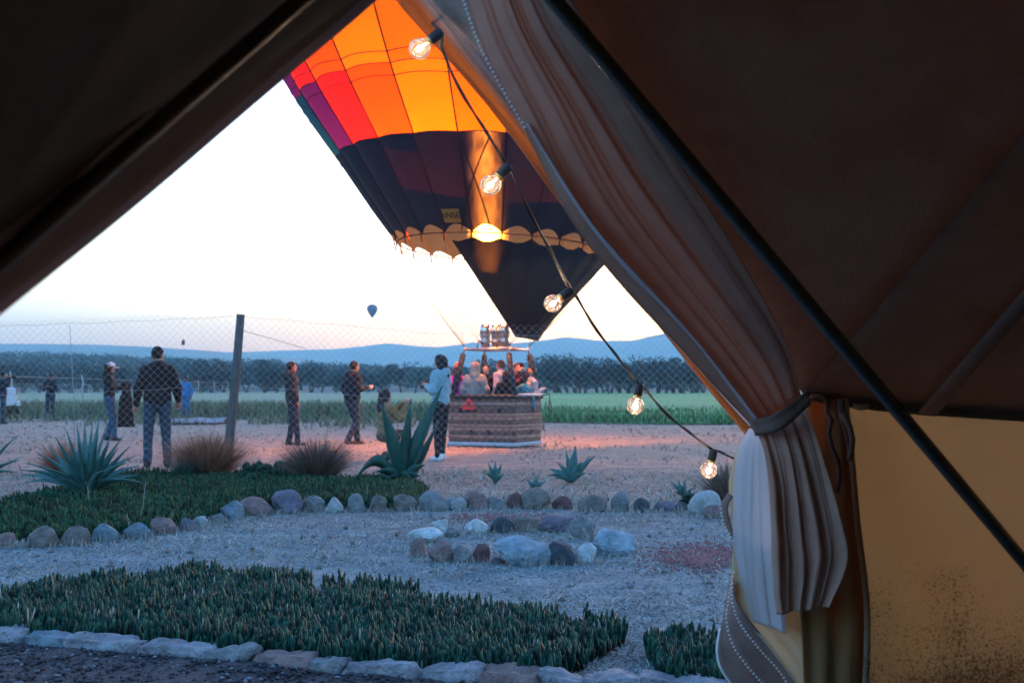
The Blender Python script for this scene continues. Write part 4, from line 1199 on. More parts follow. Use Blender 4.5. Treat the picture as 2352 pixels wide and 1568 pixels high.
# ================================================================== STRING LIGHTS
lights_root = empty('string_lights', P(1301, 675, 2.94))
LO = lights_root.location.copy()
def ll_(p): return Vector(p) - LO
def glass_material():
    m = bpy.data.materials.new('bulb_glass'); m.use_nodes = True
    n, l = m.node_tree.nodes, m.node_tree.links; n.remove(n['Principled BSDF'])
    tp = n.new('ShaderNodeBsdfTransparent'); tp.inputs['Color'].default_value = (.97, .95, .94, 1)
    gl = n.new('ShaderNodeBsdfGlossy'); gl.inputs['Roughness'].default_value = .04
    tr = n.new('ShaderNodeBsdfTranslucent'); tr.inputs['Color'].default_value = (.95, .80, .74, 1)
    fr = n.new('ShaderNodeFresnel'); fr.inputs['IOR'].default_value = 1.45
    m1 = n.new('ShaderNodeMixShader'); m1.inputs[0].default_value = .014
    m2 = n.new('ShaderNodeMixShader')
    l.new(tp.outputs[0], m1.inputs[1]); l.new(tr.outputs[0], m1.inputs[2])
    l.new(fr.outputs[0], m2.inputs[0]); l.new(m1.outputs[0], m2.inputs[1]); l.new(gl.outputs[0], m2.inputs[2])
    l.new(m2.outputs[0], n['Material Output'].inputs['Surface'])
    return m
m_glass = glass_material()
m_fil = emit('filament', (1.0, .80, .58), 16.0)
BULBS = [((964, 112), (990, 92), 2.47), ((1127, 425), (1146, 405), 2.57), ((1270, 697), (1301, 675), 2.94), ((1459, 932), (1468, 892), 3.09), ((1628, 1080), (1637, 1044), 3.22)]
sockets = []
for (bx, by), (sx_, sy_), D in BULBS:
    c = P(bx, by, D); s_ = P(sx_, sy_, D)
    ax = (s_ - c).normalized()
    if abs((s_ - c).length) < .03: s_ = c + ax * .034
    r0 = .0208
    prof = [(r0 * math.sin(t), -r0 * math.cos(t)) for t in np.linspace(.02, 2.55, 18)] + [(.0095, r0 * .98), (.0095, r0 * 1.15)]
    mb = MB(); mb.lathe(prof, (0, 0, 0), ax, 28)
    bulb = mb.build('bulb', m_glass, lights_root, loc=ll_(c))
    mb = MB()
    u = ax.orthogonal().normalized(); w = ax.cross(u)
    mb.tube([ax * -.002 + u * -.004, ax * -.006 + w * .003, ax * -.003 + u * .004], .0016, 6)
    mb.lathe([(.0005, -.007), (.004, -.004), (.005, 0), (.004, .004), (.0005, .006)], ax * -.001, ax, 10)
    mb.build('filament', m_fil, bulb)
    mb = MB(); mb.lathe([(.0016, .0), (.0028, .004), (.002, .018)], (0, 0, 0), ax, 8); mb.build('stem', MATS['zip_white'], bulb)
    mb = MB(); mb.lathe([(.0098, r0 * .95), (.0104, r0 * 1.0), (.0104, r0 * 1.2), (.0098, r0 * 1.25)], c, ax, 16); mb.build('collar', MATS['brass'], lights_root).location = -LO
    k0 = r0 * 1.22
    mb = MB(); mb.lathe([(0, k0), (.0102, k0), (.0108, k0 + .004), (.0108, k0 + .027), (.009, k0 + .030), (0, k0 + .030)], c, ax, 16)
    mb.build('socket', MATS['rubber'], lights_root).location = -LO
    sockets.append(c + ax * (k0 + .028))
    ld = bpy.data.lights.new('bulb_light', 'POINT'); ld.energy = .10; ld.color = (1.0, .62, .36); ld.shadow_soft_size = .006
    lo = bpy.data.objects.new('bulb_light', ld); COL.objects.link(lo); lo.parent = lights_root; lo.location = ll_(c - ax * .001)
def sag(a, b, k, n=14, tw=0.0):
    return [a.lerp(b, i / n) + Vector((0, 0, -k * math.sin(math.pi * i / n))) for i in range(n + 1)]
stops = [P(860, -190, 2.66)] + sockets + [P(1790, 1095, 3.3)]
for i in range(len(stops) - 1):
    k = [.0, .012, .010, .012, .014, .0][i]
    mb = MB()
    if i == 0:
        path = [P(900, -150, 2.72), P(975, 40, 2.70), stops[1]]
    elif i == 1:
        path = [stops[1], P(1012, 108, 2.52), P(1030, 150, 2.53)] + sag(P(1040, 172, 2.54), stops[2], .008, 10)
    else:
        path = sag(stops[i], stops[i + 1], k)
    mb.tube(path, .0026, 6)
    mb.tube([q + Vector((.0032 * math.cos(j * .8), .002, .0032 * math.sin(j * .8))) for j, q in enumerate(path)], .0022, 6)
    mb.build('cable', MATS['rubber'], lights_root).location = -LO
tag(lights_root, 'string of clear round glowing bulbs on a black cable hanging beside the timber', 'string lights')

# ================================================================== HOT-AIR BALLOON
BD = 25.6
bal = empty('hot_air_balloon', (-.21, BD, 0))
BO = bal.location.copy()
def fabric(name, col, transl, transp, back=None):
    m = M(name, col, .7, .06, 1.5, .15, 30, transl=transl, transp=transp, bdist=.01)
    return m
PAL = [('amber', (.92, .27, .004)), ('yellow', (.94, .36, .003)), ('orange', (.92, .14, .008)), ('red', (.80, .025, .040)), ('purple', (.075, .012, .22)), ('blue', (.004, .06, .21)), ('slate', (.20, .26, .32)), ('navy', (.03, .05, .12))]
for nm, c in PAL: fabric('nylon_' + nm, c, .55, 0.0)
m_dark = fabric('nylon_dark', (.009, .014, .028), .025, .0135)
m_scoop = fabric('nylon_scoop', (.008, .011, .020), .03, .0020)
M('tape_dark', (.025, .015, .02), .8, .1, 10)
prof = np.array([(0, 2.115), (.8, 2.74), (1.585, 3.335), (2.455, 4.03), (3.5, 4.74), (5, 5.6), (7, 6.45), (9, 6.95), (11, 6.85), (13, 5.85), (14.4, 4.1), (15.2, 2.2), (15.5, .25)])
HH = np.linspace(0, 15.5, 200)
def env_r(h):
    h = float(np.clip(h, 0, 15.5)); i = int(np.clip(np.searchsorted(prof[:, 0], h) - 1, 0, len(prof) - 2))
    def sl(j):
        j0, j1 = max(j - 1, 0), min(j + 1, len(prof) - 1); return (prof[j1, 1] - prof[j0, 1]) / (prof[j1, 0] - prof[j0, 0])
    d = prof[i + 1, 0] - prof[i, 0]; u = (h - prof[i, 0]) / d
    return (2*u**3-3*u**2+1)*prof[i,1] + (u**3-2*u**2+u)*d*sl(i) + (-2*u**3+3*u**2)*prof[i+1,1] + (u**3-u**2)*d*sl(i+1)
NG = 24; GA = 2 * math.pi / NG
def env_pt(h, th, extra=0.0):
    r_ = env_r(h) + extra
    return Vector((-r_ * math.sin(th), -r_ * math.cos(th), h))
mb = MB(); mb.tube([env_pt(0, GA * k / 2, -.01) for k in range(NG * 2 + 1)], .014, 5, cap=False)
env = mb.build('envelope', MATS['tape_dark'], bal, loc=(.02, 0, 3.94))
env.rotation_euler = (-.034, .057, 0)
env['label'] = 'rainbow panelled envelope with a dark lower band'
rows_h = [0, 1.585, 2.455, 2.64, 2.81, 4.25, 4.43, 4.6, 6.8, 9.5, 12.5, 15.5]
for ri in range(len(rows_h) - 1):
    h0, h1 = rows_h[ri], rows_h[ri + 1]
    nh = max(2, int((h1 - h0) / .3)); ns = 8
    grid = []
    for i in range(nh + 1):
        h = h0 + (h1 - h0) * i / nh
        row = []
        for j in range(ns + 1):
            s = j / ns
            hb = h
            if ri == 0 and i == 0: hb = h + .13 * math.sin(math.pi * s)          # scalloped mouth edge
            w = env_r(hb) * GA
            row.append(env_pt(hb, GA * s, (.10 * w) * math.sin(math.pi * s) * min(1, .5 + hb)))
        grid.append(row)
    mb = MB(); mb.grid(grid)
    first = None
    for j in range(NG):
        if first is None:
            first = mb.build('panel', None, env); first.data.materials.append(m_dark); o = first
        else:
            o = first.copy(); COL.objects.link(o); o.parent = env
        o.rotation_euler = (0, 0, -GA * j)
        shift = 0 if ri <= 2 else (1 if ri <= 5 else 2 if ri <= 7 else 3)
        if ri > 0:
            k = (j - shift) % NG
            k = k if k <= 12 else NG - k
            idx = [0, 1, 2, 3, 4, 5, 6, 5, 4, 3, 2, 1, 0][k]
            o.material_slots[0].link = 'OBJECT'; o.material_slots[0].material = MATS['nylon_' + PAL[idx][0]]
mb = MB(); mb.tube([env_pt(h, 0, .012) for h in np.linspace(-.16, 15.4, 60)], .016, 5)
first = mb.build('load_tape', MATS['tape_dark'], env)
for j in range(1, NG):
    o = first.copy(); COL.objects.link(o); o.parent = env; o.rotation_euler = (0, 0, -GA * j)
for h in (1.585, 2.455, 2.64, 2.81, 4.25, 6.8, 9.5):
    mb = MB(); mb.tube([env_pt(h, GA * k / 6, .004 + (.10 * env_r(h) * GA) * math.sin(math.pi * ((k % 6) / 6)) ) for k in range(NG * 6 + 1)], .010, 4, cap=False)
    mb.build('horizontal_tape', MATS['tape_dark'], env)
# diagonal vent cords on the dark band, maker's patch
for (ta, ha, tb, hb) in ((1.0, 1.5, .35, .02), (.33, 1.5, 1.3, .02)):
    mb = MB(); mb.tube([env_pt(ha + (hb - ha) * k / 10, GA * (ta + (tb - ta) * k / 10), .10) for k in range(11)], .014, 5); mb.build('cord', MATS['tape_dark'], env)
M('patch_yellow', (.42, .22, .06), .8, .1, 10, transl=.4)
pg = []
for h in (.14, .25, .36):
    pg.append([env_pt(h, GA * (1.25 + .55 * (1 - s / 6)), .115) for s in range(7)])
mb = MB(); mb.grid(pg); patch = mb.build('maker_patch', MATS['patch_yellow'], env)
cu = bpy.data.curves.new('lettering', 'FONT'); cu.body = 'ANSE'; cu.size = .17; cu.align_x = 'CENTER'; cu.align_y = 'CENTER'; cu.extrude = .002
txt = bpy.data.objects.new('lettering', cu); COL.objects.link(txt)
dg = bpy.context.evaluated_depsgraph_get(); dg.update()
tme = bpy.data.meshes.new_from_object(txt.evaluated_get(dg)); bpy.data.objects.remove(txt)
tme.materials.clear(); tme.materials.append(MATS['tape_dark'])
to_ = link_mesh('lettering', tme, env)
pc, pu, pv = env_pt(.25, GA * 1.55, .135), (env_pt(.25, GA * 1.3, .135) - env_pt(.25, GA * 1.8, .135)).normalized(), (env_pt(.36, GA * 1.55, .135) - env_pt(.14, GA * 1.55, .135)).normalized()
to_.matrix_local = Matrix((pu, pv, pu.cross(pv))).transposed().to_4x4(); to_.location = pc
env_M = Matrix.Translation((.02, 0, 3.94)) @ Matrix.Rotation(.057, 4, 'Y') @ Matrix.Rotation(-.034, 4, 'X')
def rim(th, h=0.0, e=0.0): return env_M @ env_pt(h, th, e)
# scoop: from the near/right side of the mouth down to the burner frame
fr_rot = R(-27)
def bl_(p): return Vector(p) - BO
b0, b1 = bl_(P(1184, 774, BD - .55)), bl_(P(1236, 784, BD - .35))
rows = []
NA = 36
t0, t1 = GA * 1.75, -GA * 8.2
for i in range(15):
    t = i / 14; row = []
    for j in range(NA + 1):
        s = j / NA; th = t0 + (t1 - t0) * s
        fr_ = abs(math.sin(th / GA * math.pi))
        top = rim(th, -.05 - .12 * fr_ ** .7, -.02)
        mid_out = Vector((0, 0, 0))
        bot = b0.lerp(b1, s) + Vector((0, -.25 * math.sin(math.pi * s), 0))
        v = top.lerp(bot, t)
        v += Vector((0, -.22 * math.sin(math.pi * t) * math.sin(math.pi * s), 0)) + Vector((.01 * mnoise.noise(v * 1.2), .06 * mnoise.noise(v * .9), 0))
        row.append(v)
    rows.append(row)
mb = MB(); mb.grid(rows); sc_o = mb.build('scoop', m_scoop, bal); sc_o['label'] = 'dark cloth scoop hanging from the mouth to the burner frame'
# ---- basket
W, L, Hh = 1.50, 1.30, 1.0
basket = empty('basket', (-.125, 0, .03), fr_rot, bal)
def rrect(w, l, rad, n=6):
    out = []
    for cx_, cy_, a0 in ((w/2-rad, l/2-rad, 0), (-w/2+rad, l/2-rad, 90), (-w/2+rad, -l/2+rad, 180), (w/2-rad, -l/2+rad, 270)):
        for k in range(n + 1):
            a = R(a0 + 90 * k / n); out.append((cx_ + rad * math.cos(a), cy_ + rad * math.sin(a)))
    return out
def ringmesh(w, l, rad, zs, flare=None):
    rows = []
    for i, z in enumerate(zs):
        f = flare[i] if flare else 0
        p_ = rrect(w + f, l + f, rad); p_.append(p_[0]); rows.append([(x, y, z) for x, y in p_])
    return rows
def wicker(name, c1, c2):
    m = bpy.data.materials.new(name); m.use_nodes = True
    n, l = m.node_tree.nodes, m.node_tree.links; pb = n['Principled BSDF']; pb.inputs['Roughness'].default_value = .75
    tc = n.new('ShaderNodeTexCoord'); sp = n.new('ShaderNodeSeparateXYZ'); l.new(tc.outputs['Object'], sp.inputs[0])
    ad = n.new('ShaderNodeMath'); ad.operation = 'ADD'; l.new(sp.outputs['X'], ad.inputs[0]); l.new(sp.outputs['Y'], ad.inputs[1])
    s1 = n.new('ShaderNodeMath'); s1.operation = 'MULTIPLY'; s1.inputs[1].default_value = 85; l.new(ad.outputs[0], s1.inputs[0])
    s2 = n.new('ShaderNodeMath'); s2.operation = 'MULTIPLY'; s2.inputs[1].default_value = 150; l.new(sp.outputs['Z'], s2.inputs[0])
    a1 = n.new('ShaderNodeMath'); a1.operation = 'SINE'; l.new(s1.outputs[0], a1.inputs[0])
    a2 = n.new('ShaderNodeMath'); a2.operation = 'SINE'; l.new(s2.outputs[0], a2.inputs[0])
    mu = n.new('ShaderNodeMath'); mu.operation = 'MULTIPLY'; l.new(a1.outputs[0], mu.inputs[0]); l.new(a2.outputs[0], mu.inputs[1])
    nz = n.new('ShaderNodeTexNoise'); nz.inputs['Scale'].default_value = 14; l.new(tc.outputs['Object'], nz.inputs['Vector'])
    av = n.new('ShaderNodeMath'); av.operation = 'MULTIPLY_ADD'; av.inputs[1].default_value = .28; l.new(mu.outputs[0], av.inputs[0]); l.new(nz.outputs['Fac'], av.inputs[2])
    rp = n.new('ShaderNodeValToRGB'); rp.color_ramp.elements[0].position = .25; rp.color_ramp.elements[1].position = .75
    rp.color_ramp.elements[0].color = (*c1, 1); rp.color_ramp.elements[1].color = (*c2, 1)
    l.new(av.outputs[0], rp.inputs['Fac']); l.new(rp.outputs[0], pb.inputs['Base Color'])
    bp = n.new('ShaderNodeBump'); bp.inputs['Strength'].default_value = .9; bp.inputs['Distance'].default_value = .012
    l.new(mu.outputs[0], bp.inputs['Height']); l.new(bp.outputs[0], pb.inputs['Normal'])
    return m
wk_l, wk_d = wicker('wicker_light', (.17, .075, .055), (.46, .27, .20)), wicker('wicker_dark', (.06, .030, .028), (.21, .12, .10))
zs = np.linspace(.075, .93, 13)
for i in range(12):
    dark = i in (0, 2, 5, 8, 9, 11) 
    mb = MB(); e = .0 if dark else .022
    mb.grid(ringmesh(W, L, .13, [zs[i], zs[i] + .008, zs[i + 1] - .008, zs[i + 1] - .001], [-.02, e, e, -.02]))
    mb.build('wicker_band', wk_d if dark else wk_l, basket)
M('rail_pad', (.012, .012, .016), .6, .2, 30); M('rawhide', (.36, .38, .42), .8, .15, 12); M('rail_pale', (.42, .45, .50), .7, .15, 12)
mb = MB(); pr = [Vector((x, y, .965)) for x, y in rrect(W + .02, L + .02, .14)]; mb.tube(pr + [pr[0]], .042, 8, cap=False); mb.build('rail', MATS['rail_pad'], basket)
mb = MB(); mb.grid(ringmesh(W, L, .13, [.0, .008, .07, .078], [-.01, .035, .035, -.01])); mb.build('base_skirt', MATS['rawhide'], basket)
mb = MB(); mb.box((0, 0, .06), (W - .06, L - .06, .03)); mb.build('floor', MATS['rail_pad'], basket, smooth=False)
mb = MB(); mb.tube([(W/2 + .02, -L/2 + .15, 1.0), (W/2 + .03, L/2 - .1, 1.0)], .026, 8); mb.build('rail_sleeve', MATS['rail_pale'], basket)
for (fx_, z) in ((-.42, .70), (.44, .70), (-.18, .27), (.20, .27)):
    mb = MB(); mb.box((fx_, -L/2 - .012, z), (.075, .012, .085)); mb.build('step_hole_shade', MATS['rail_pad'], basket, smooth=False)  # solid dark box stands in for the shade inside the hole
for (fy_, z) in ((.2, .70), (.1, .27)):
    mb = MB(); mb.box((W/2 + .012, fy_, z), (.012, .075, .085)); mb.build('step_hole_shade', MATS['rail_pad'], basket, smooth=False)
# burner frame, padded uprights, burners, ropes
FZ = 1.93; fw, fl_ = .98, .86
M('frame_steel', (.45, .36, .34), .35, .1, 20, metal=.8); M('steel_bright', (.62, .55, .50), .22, .1, 20, metal=1.0); M('sleeve', (.012, .018, .024), .7, .2, 20)
frame = empty('burner_frame', (-.10, 0, .0), fr_rot, bal)
cor = [(fw/2, fl_/2), (-fw/2, fl_/2), (-fw/2, -fl_/2), (fw/2, -fl_/2)]; bcor = [(W/2 - .06, L/2 - .06), (-W/2 + .06, L/2 - .06), (-W/2 + .06, -L/2 + .06), (W/2 - .06, -L/2 + .06)]
for i in range(4):
    a, b = cor[i], cor[(i + 1) % 4]
    mb = MB(); mb.tube([(*a, FZ), (*b, FZ)], .022, 8); mb.build('bar', MATS['frame_steel'], frame)
    mb = MB(); mb.tube([Vector((*bcor[i], .95)), Vector((*bcor[i], .95)).lerp(Vector((*a, FZ)), .9)], [.068, .058], 10); mb.build('upright', MATS['sleeve'], frame)
    mb = MB(); mb.tube([Vector((*bcor[i], .95)).lerp(Vector((*a, FZ)), .88), (*a, FZ + .05)], .02, 8); mb.build('bar_end', MATS['frame_steel'], frame)
for yy in (-.16, .16):
    mb = MB(); mb.tube([(-fw/2, yy, FZ + .03), (fw/2, yy, FZ + .03)], .018, 8); mb.build('bar', MATS['frame_steel'], frame)
burner = empty('burner', (-.10, 0, 0), fr_rot, bal)
for (bx, by) in ((-.2, -.1), (-.08, .14), (.17, .02)):
    mb = MB(); mb.lathe([(.02, FZ + .02), (.07, FZ + .03), (.085, FZ + .10), (.095, FZ + .12), (.10, FZ + .2), (.085, FZ + .22), (.10, FZ + .25), (.098, FZ + .30)], (bx, by, 0), seg=16); mb.build('coil_base', MATS['frame_steel'], burner)
    mb = MB(); mb.lathe([(.098, FZ + .30), (.112, FZ + .33), (.108, FZ + .40), (.098, FZ + .50), (.094, FZ + .50), (.10, FZ + .40), (.10, FZ + .31)], (bx, by, 0), seg=20); mb.build('can', MATS['steel_bright'], burner)
    mb = MB(); mb.tube([(bx, by - .06, FZ + .1), (bx - .05, by - .2, FZ + .18), (bx - .02, by - .3, FZ + .02)], .012, 6); mb.build('hose', MATS['rubber'], burner)
rotf = Matrix.Rotation(fr_rot, 3, 'Z')
k_ = 0
for j in range(NG):
    th = GA * j
    c4 = min(cor, key=lambda c: (rotf @ Vector((*c, 0)) - Vector((-math.sin(th), -math.cos(th), 0)) * 2).length)
    a = rim(th, -.16, .01); b = rotf @ Vector((*c4, FZ + .04)) + Vector((-.10, 0, 0))
    mb = MB(); mb.tube([a, a.lerp(b, .5) + Vector((0, 0, -.06)), b], .0045, 4); mb.build('rope', MATS['tape_dark'], bal)
M('red_cord', (.55, .08, .05), .7)
for th in (GA * 8.2, GA * 7.1):
    a = rim(th, .9, -.05); b = rim(th, -.16, -.02)
    mb = MB(); mb.tube([a, b], .012, 5); mb.build('red_cord', MATS['red_cord'], bal)
mb = MB(); q = bl_(P(1262, 905, BD)); mb.tube([bl_(P(1244, 907, BD)), q + Vector((0, 0, .0)), q + Vector((.01, 0, -.12)), q + Vector((.05, 0, -.3)), q + Vector((.02, 0, -.36)), q + Vector((-.02, 0, -.3)), q + Vector((.0, 0, -.12))], .011, 6); mb.build('drop_line', MATS['tape_dark'], bal)
# flame: a real burning volume from the burner cans up through the mouth
fm = bpy.data.materials.new('flame'); fm.use_nodes = True
n_, l_ = fm.node_tree.nodes, fm.node_tree.links; n_.remove(n_['Principled BSDF'])
ev = n_.new('ShaderNodeEmission'); ev.inputs['Color'].default_value = (1.0, .24, .02, 1)
tc_ = n_.new('ShaderNodeTexCoord'); mp_ = n_.new('ShaderNodeMapping'); mp_.inputs['Scale'].default_value = (1, 1, .45)
nz_ = n_.new('ShaderNodeTexNoise'); nz_.inputs['Scale'].default_value = 4.6; nz_.inputs['Detail'].default_value = 3
mr_ = n_.new('ShaderNodeMapRange'); mr_.inputs['From Min'].default_value = .40; mr_.inputs['From Max'].default_value = .62; mr_.inputs['To Min'].default_value = 1.0; mr_.inputs['To Max'].default_value = 34.0
l_.new(tc_.outputs['Object'], mp_.inputs['Vector']); l_.new(mp_.outputs[0], nz_.inputs['Vector']); l_.new(nz_.outputs['Fac'], mr_.inputs['Value']); sx_n = n_.new('ShaderNodeSeparateXYZ'); l_.new(tc_.outputs['Object'], sx_n.inputs[0])
def mth(op, a, b=None, c=None):
    q = n_.new('ShaderNodeMath'); q.operation = op
    for i_, v_ in enumerate((a, b, c)):
        if v_ is None: continue
        if isinstance(v_, (int, float)): q.inputs[i_].default_value = v_
        else: l_.new(v_, q.inputs[i_])
    return q.outputs[0]
dx_ = mth('ADD', sx_n.outputs['X'], mth('MULTIPLY_ADD', sx_n.outputs['Z'], .035, .24 - 3.4 * .035)); dy_ = mth('ADD', sx_n.outputs['Y'], .1)
rad_ = mth('SQRT', mth('ADD', mth('MULTIPLY', dx_, dx_), mth('MULTIPLY', dy_, dy_)))
fall = n_.new('ShaderNodeMapRange'); fall.inputs['From Min'].default_value = .40; fall.inputs['From Max'].default_value = .05; l_.new(mth('ADD', rad_, mth('MULTIPLY_ADD', nz_.outputs['Fac'], 1.0, -.47)), fall.inputs['Value'])
l_.new(mth('MULTIPLY', mr_.outputs[0], fall.outputs[0]), ev.inputs['Strength'])
l_.new(ev.outputs[0], n_['Material Output'].inputs['Volume'])
fm.cycles.volume_step_rate = .15
fl_obj = MB(); pr = []
for k in range(22):
    t = k / 21; z = 3.5 + t * 3.3
    rr_ = (.20 + .28 * min(1, t * 5)) * (1 - max(0, t - .85) / .15 * .8)
    pr.append((z, rr_))
rows = []
for z, r_ in pr:
    row = []
    for k in range(17):
        a = 2 * math.pi * (k % 16) / 16
        q = Vector((math.cos(a) * r_, math.sin(a) * r_, z))
        d = 1 + .35 * mnoise.noise(Vector((math.cos(a) * 1.2, math.sin(a) * 1.2, z * 1.5)))
        row.append(Vector((q.x * d - .24 - (z - 3.4) * .035, q.y * d - .1, z + .1 * mnoise.noise(Vector((a, z, 3))))))
    rows.append(row)
fl_obj.grid(rows); fl_obj.f.append(tuple(range(15, -1, -1))); fl_obj.f.append(tuple(21 * 17 + k for k in range(16)))
flame = fl_obj.build('flame', fm, bal)
for (z, e, rad) in ((3.3, 5.5, .25), (4.6, 19, .3), (6.2, 80, .3)):
    ld = bpy.data.lights.new('flame_light', 'POINT'); ld.energy = e; ld.color = (1.0, .30, .07); ld.shadow_soft_size = rad
    lo = bpy.data.objects.new('flame_light', ld); COL.objects.link(lo); lo.parent = bal; lo.location = (-.25, -.05, z)
tag(bal, 'rainbow hot air balloon with lit burner tethered over a wicker basket', 'hot air balloon')
# warning triangle on the basket
tri = empty('warning_triangle', BO + Vector((0, 0, .0)))
tp_ = rotf @ Vector((-.22, -L/2 - .035, .84)) + Vector((-.125, 0, 0)); tri.location = BO + tp_; tri.rotation_euler = (R(-6), 0, fr_rot)
M('reflector_red', (.75, .02, .02), .4, .1, 20)
a3 = [Vector((0, 0, .17)), Vector((-.16, 0, -.10)), Vector((.16, 0, -.10))]
for i in range(3):
    a, b = a3[i], a3[(i + 1) % 3]; d = (b - a).normalized(); nin = -((a + b) / 2 - Vector((0, 0, -.01))).normalized() * .05
    mb = MB(); vs = [a, b, b + nin - d * .045, a + nin + d * .045]
    mb.add([v + Vector((0, -.012, 0)) for v in vs] + [v + Vector((0, .004, 0)) for v in vs], [(0, 1, 2, 3), (7, 6, 5, 4), (0, 4, 5, 1), (1, 5, 6, 2), (2, 6, 7, 3), (3, 7, 4, 0)])
    mb.build('reflector_bar', MATS['reflector_red'], tri, smooth=False)
mb = MB(); mb.box((0, 0, -.12), (.3, .03, .03)); mb.build('foot', MATS['rail_pad'], tri, smooth=False)
tag(tri, 'red reflective warning triangle hung on the wicker basket', 'warning triangle')
# far balloon in the sky
fb = empty('distant_balloon', P(855, 718, 900)); s_ = 900 / F_PX
pf = [(.02, -14), (1.3, -12.5), (2.2, -11), (6, -5), (9.5, 0), (11.8, 5), (12.6, 9), (12, 13), (9, 17), (5, 19.2), (.05, 20)]
mb = MB(); mb.lathe([(r_ * s_ * 1.0, z * s_ * .98) for r_, z in pf[2:]], seg=32); mb.build('envelope', M('far_nylon', (.10, .08, .12), .8, .3, .3), fb)
mb = MB(); mb.box((0, 0, -13.4 * s_), (1.5 * s_, 1.5 * s_, 1.2 * s_)); mb.build('basket', MATS['rail_pad'], fb, smooth=False)
tag(fb, 'tiny dark balloon floating far off above the hills', 'hot air balloon')

# white ground sheet
mb = MB(); g0 = G(455, 972); rows = []
for j in range(9):
    rows.append([(x, (j - 4) * .38, .05 + .09 * abs(mnoise.noise(Vector((x * 1.2, j * .5, 1)))) + (.09 if 2 < j < 6 else 0)) for x in np.linspace(-.75, 1.0, 30)])
mb.grid(rows)
tag(mb.build('ground_sheet', M('sheet_white', (.16, .16, .19), .8, .15, 3), loc=(g0.x, g0.y, 0), solid=.01), 'crumpled pale sheet lying on the ground beyond the dark jeans', 'ground sheet')

# ---- white pickup truck, only its tail in the picture
tk = empty('pickup_truck', (-18.75 - 2.45, 47.6, 0), R(21.6))
M('car_white', (.55, .57, .6), .3, .04, 5, spec=.5); M('tyre', (.012, .012, .013), .8, .2, 30); M('rim_steel', (.35, .35, .36), .4, .1, 10, metal=.8); M('car_glass', (.02, .03, .035), .08, .1, 5, spec=.6); M('tail_red', (.45, .02, .015), .3, .1, 10)
def extr(profile, y0, y1):
    n = len(profile); vs = [(x, y0, z) for x, z in profile] + [(x, y1, z) for x, z in profile]
    return vs, [tuple(range(n)), tuple(range(2 * n - 1, n - 1, -1))] + [(i, i + n, (i + 1) % n + n, (i + 1) % n) for i in range(n)]
arch = lambda cx_: [(cx_ + .46 * math.cos(a), .40 + .46 * math.sin(a)) for a in np.linspace(math.pi * .97, .03 * math.pi, 9)]
low = [(-2.6, .5)] + arch(-1.6)[0:] + arch(1.45) + [(2.55, .52), (2.6, .75), (2.58, 1.12), (2.5, 1.18), (.35, 1.16), (-.9, 1.12), (-2.3, 1.02), (-2.6, .85)]
mb = MB(); mb.add(*extr(low, -.88, .88)); body = mb.build('body', MATS['car_white'], tk, smooth=False)
bv = body.modifiers.new('soft_edges', 'BEVEL'); bv.width = .05; bv.segments = 3
mb = MB(); mb.add(*extr([(-1.2, 1.1), (-.6, 1.72), (.1, 1.78), (.34, 1.14)], -.78, .78)); cab = mb.build('cab', MATS['car_white'], tk, smooth=False)
bv = cab.modifiers.new('soft_edges', 'BEVEL'); bv.width = .05; bv.segments = 3
for sy in (-.786, .786):
    mb = MB(); mb.add(*extr([(-.95, 1.18), (-.5, 1.62), (.05, 1.66), (.2, 1.2)], sy - .006, sy + .006)); mb.build('window', MATS['car_glass'], tk, smooth=False)
for wx in (-1.6, 1.45):
    for sy in (-.76, .76):
        w_ = empty('wheel', (wx, sy, .39), 0, tk)
        mb = MB(); mb.lathe([(.22, -.11), (.36, -.11), (.39, -.07), (.39, .07), (.36, .11), (.22, .11)], axis=Vector((0, 1, 0)), seg=28); mb.build('tyre', MATS['tyre'], w_)
        mb = MB(); mb.lathe([(.02, -.07), (.1, -.06), (.22, -.09), (.22, .09), (.1, .06), (.02, .07)], axis=Vector((0, 1, 0)), seg=20); mb.build('rim', MATS['rim_steel'], w_)
for sy in (-.8, .8):
    mb = MB(); mb.box((2.575, sy, .98), (.06, .12, .22)); mb.build('tail_light', MATS['tail_red'], tk, smooth=False)
mb = MB(); mb.box((2.66, 0, .58), (.14, 1.7, .16)); mb.build('bumper', MATS['car_white'], tk, smooth=False)
tag(tk, 'white pickup truck with its rear wheel showing behind a person in dark clothes', 'truck')

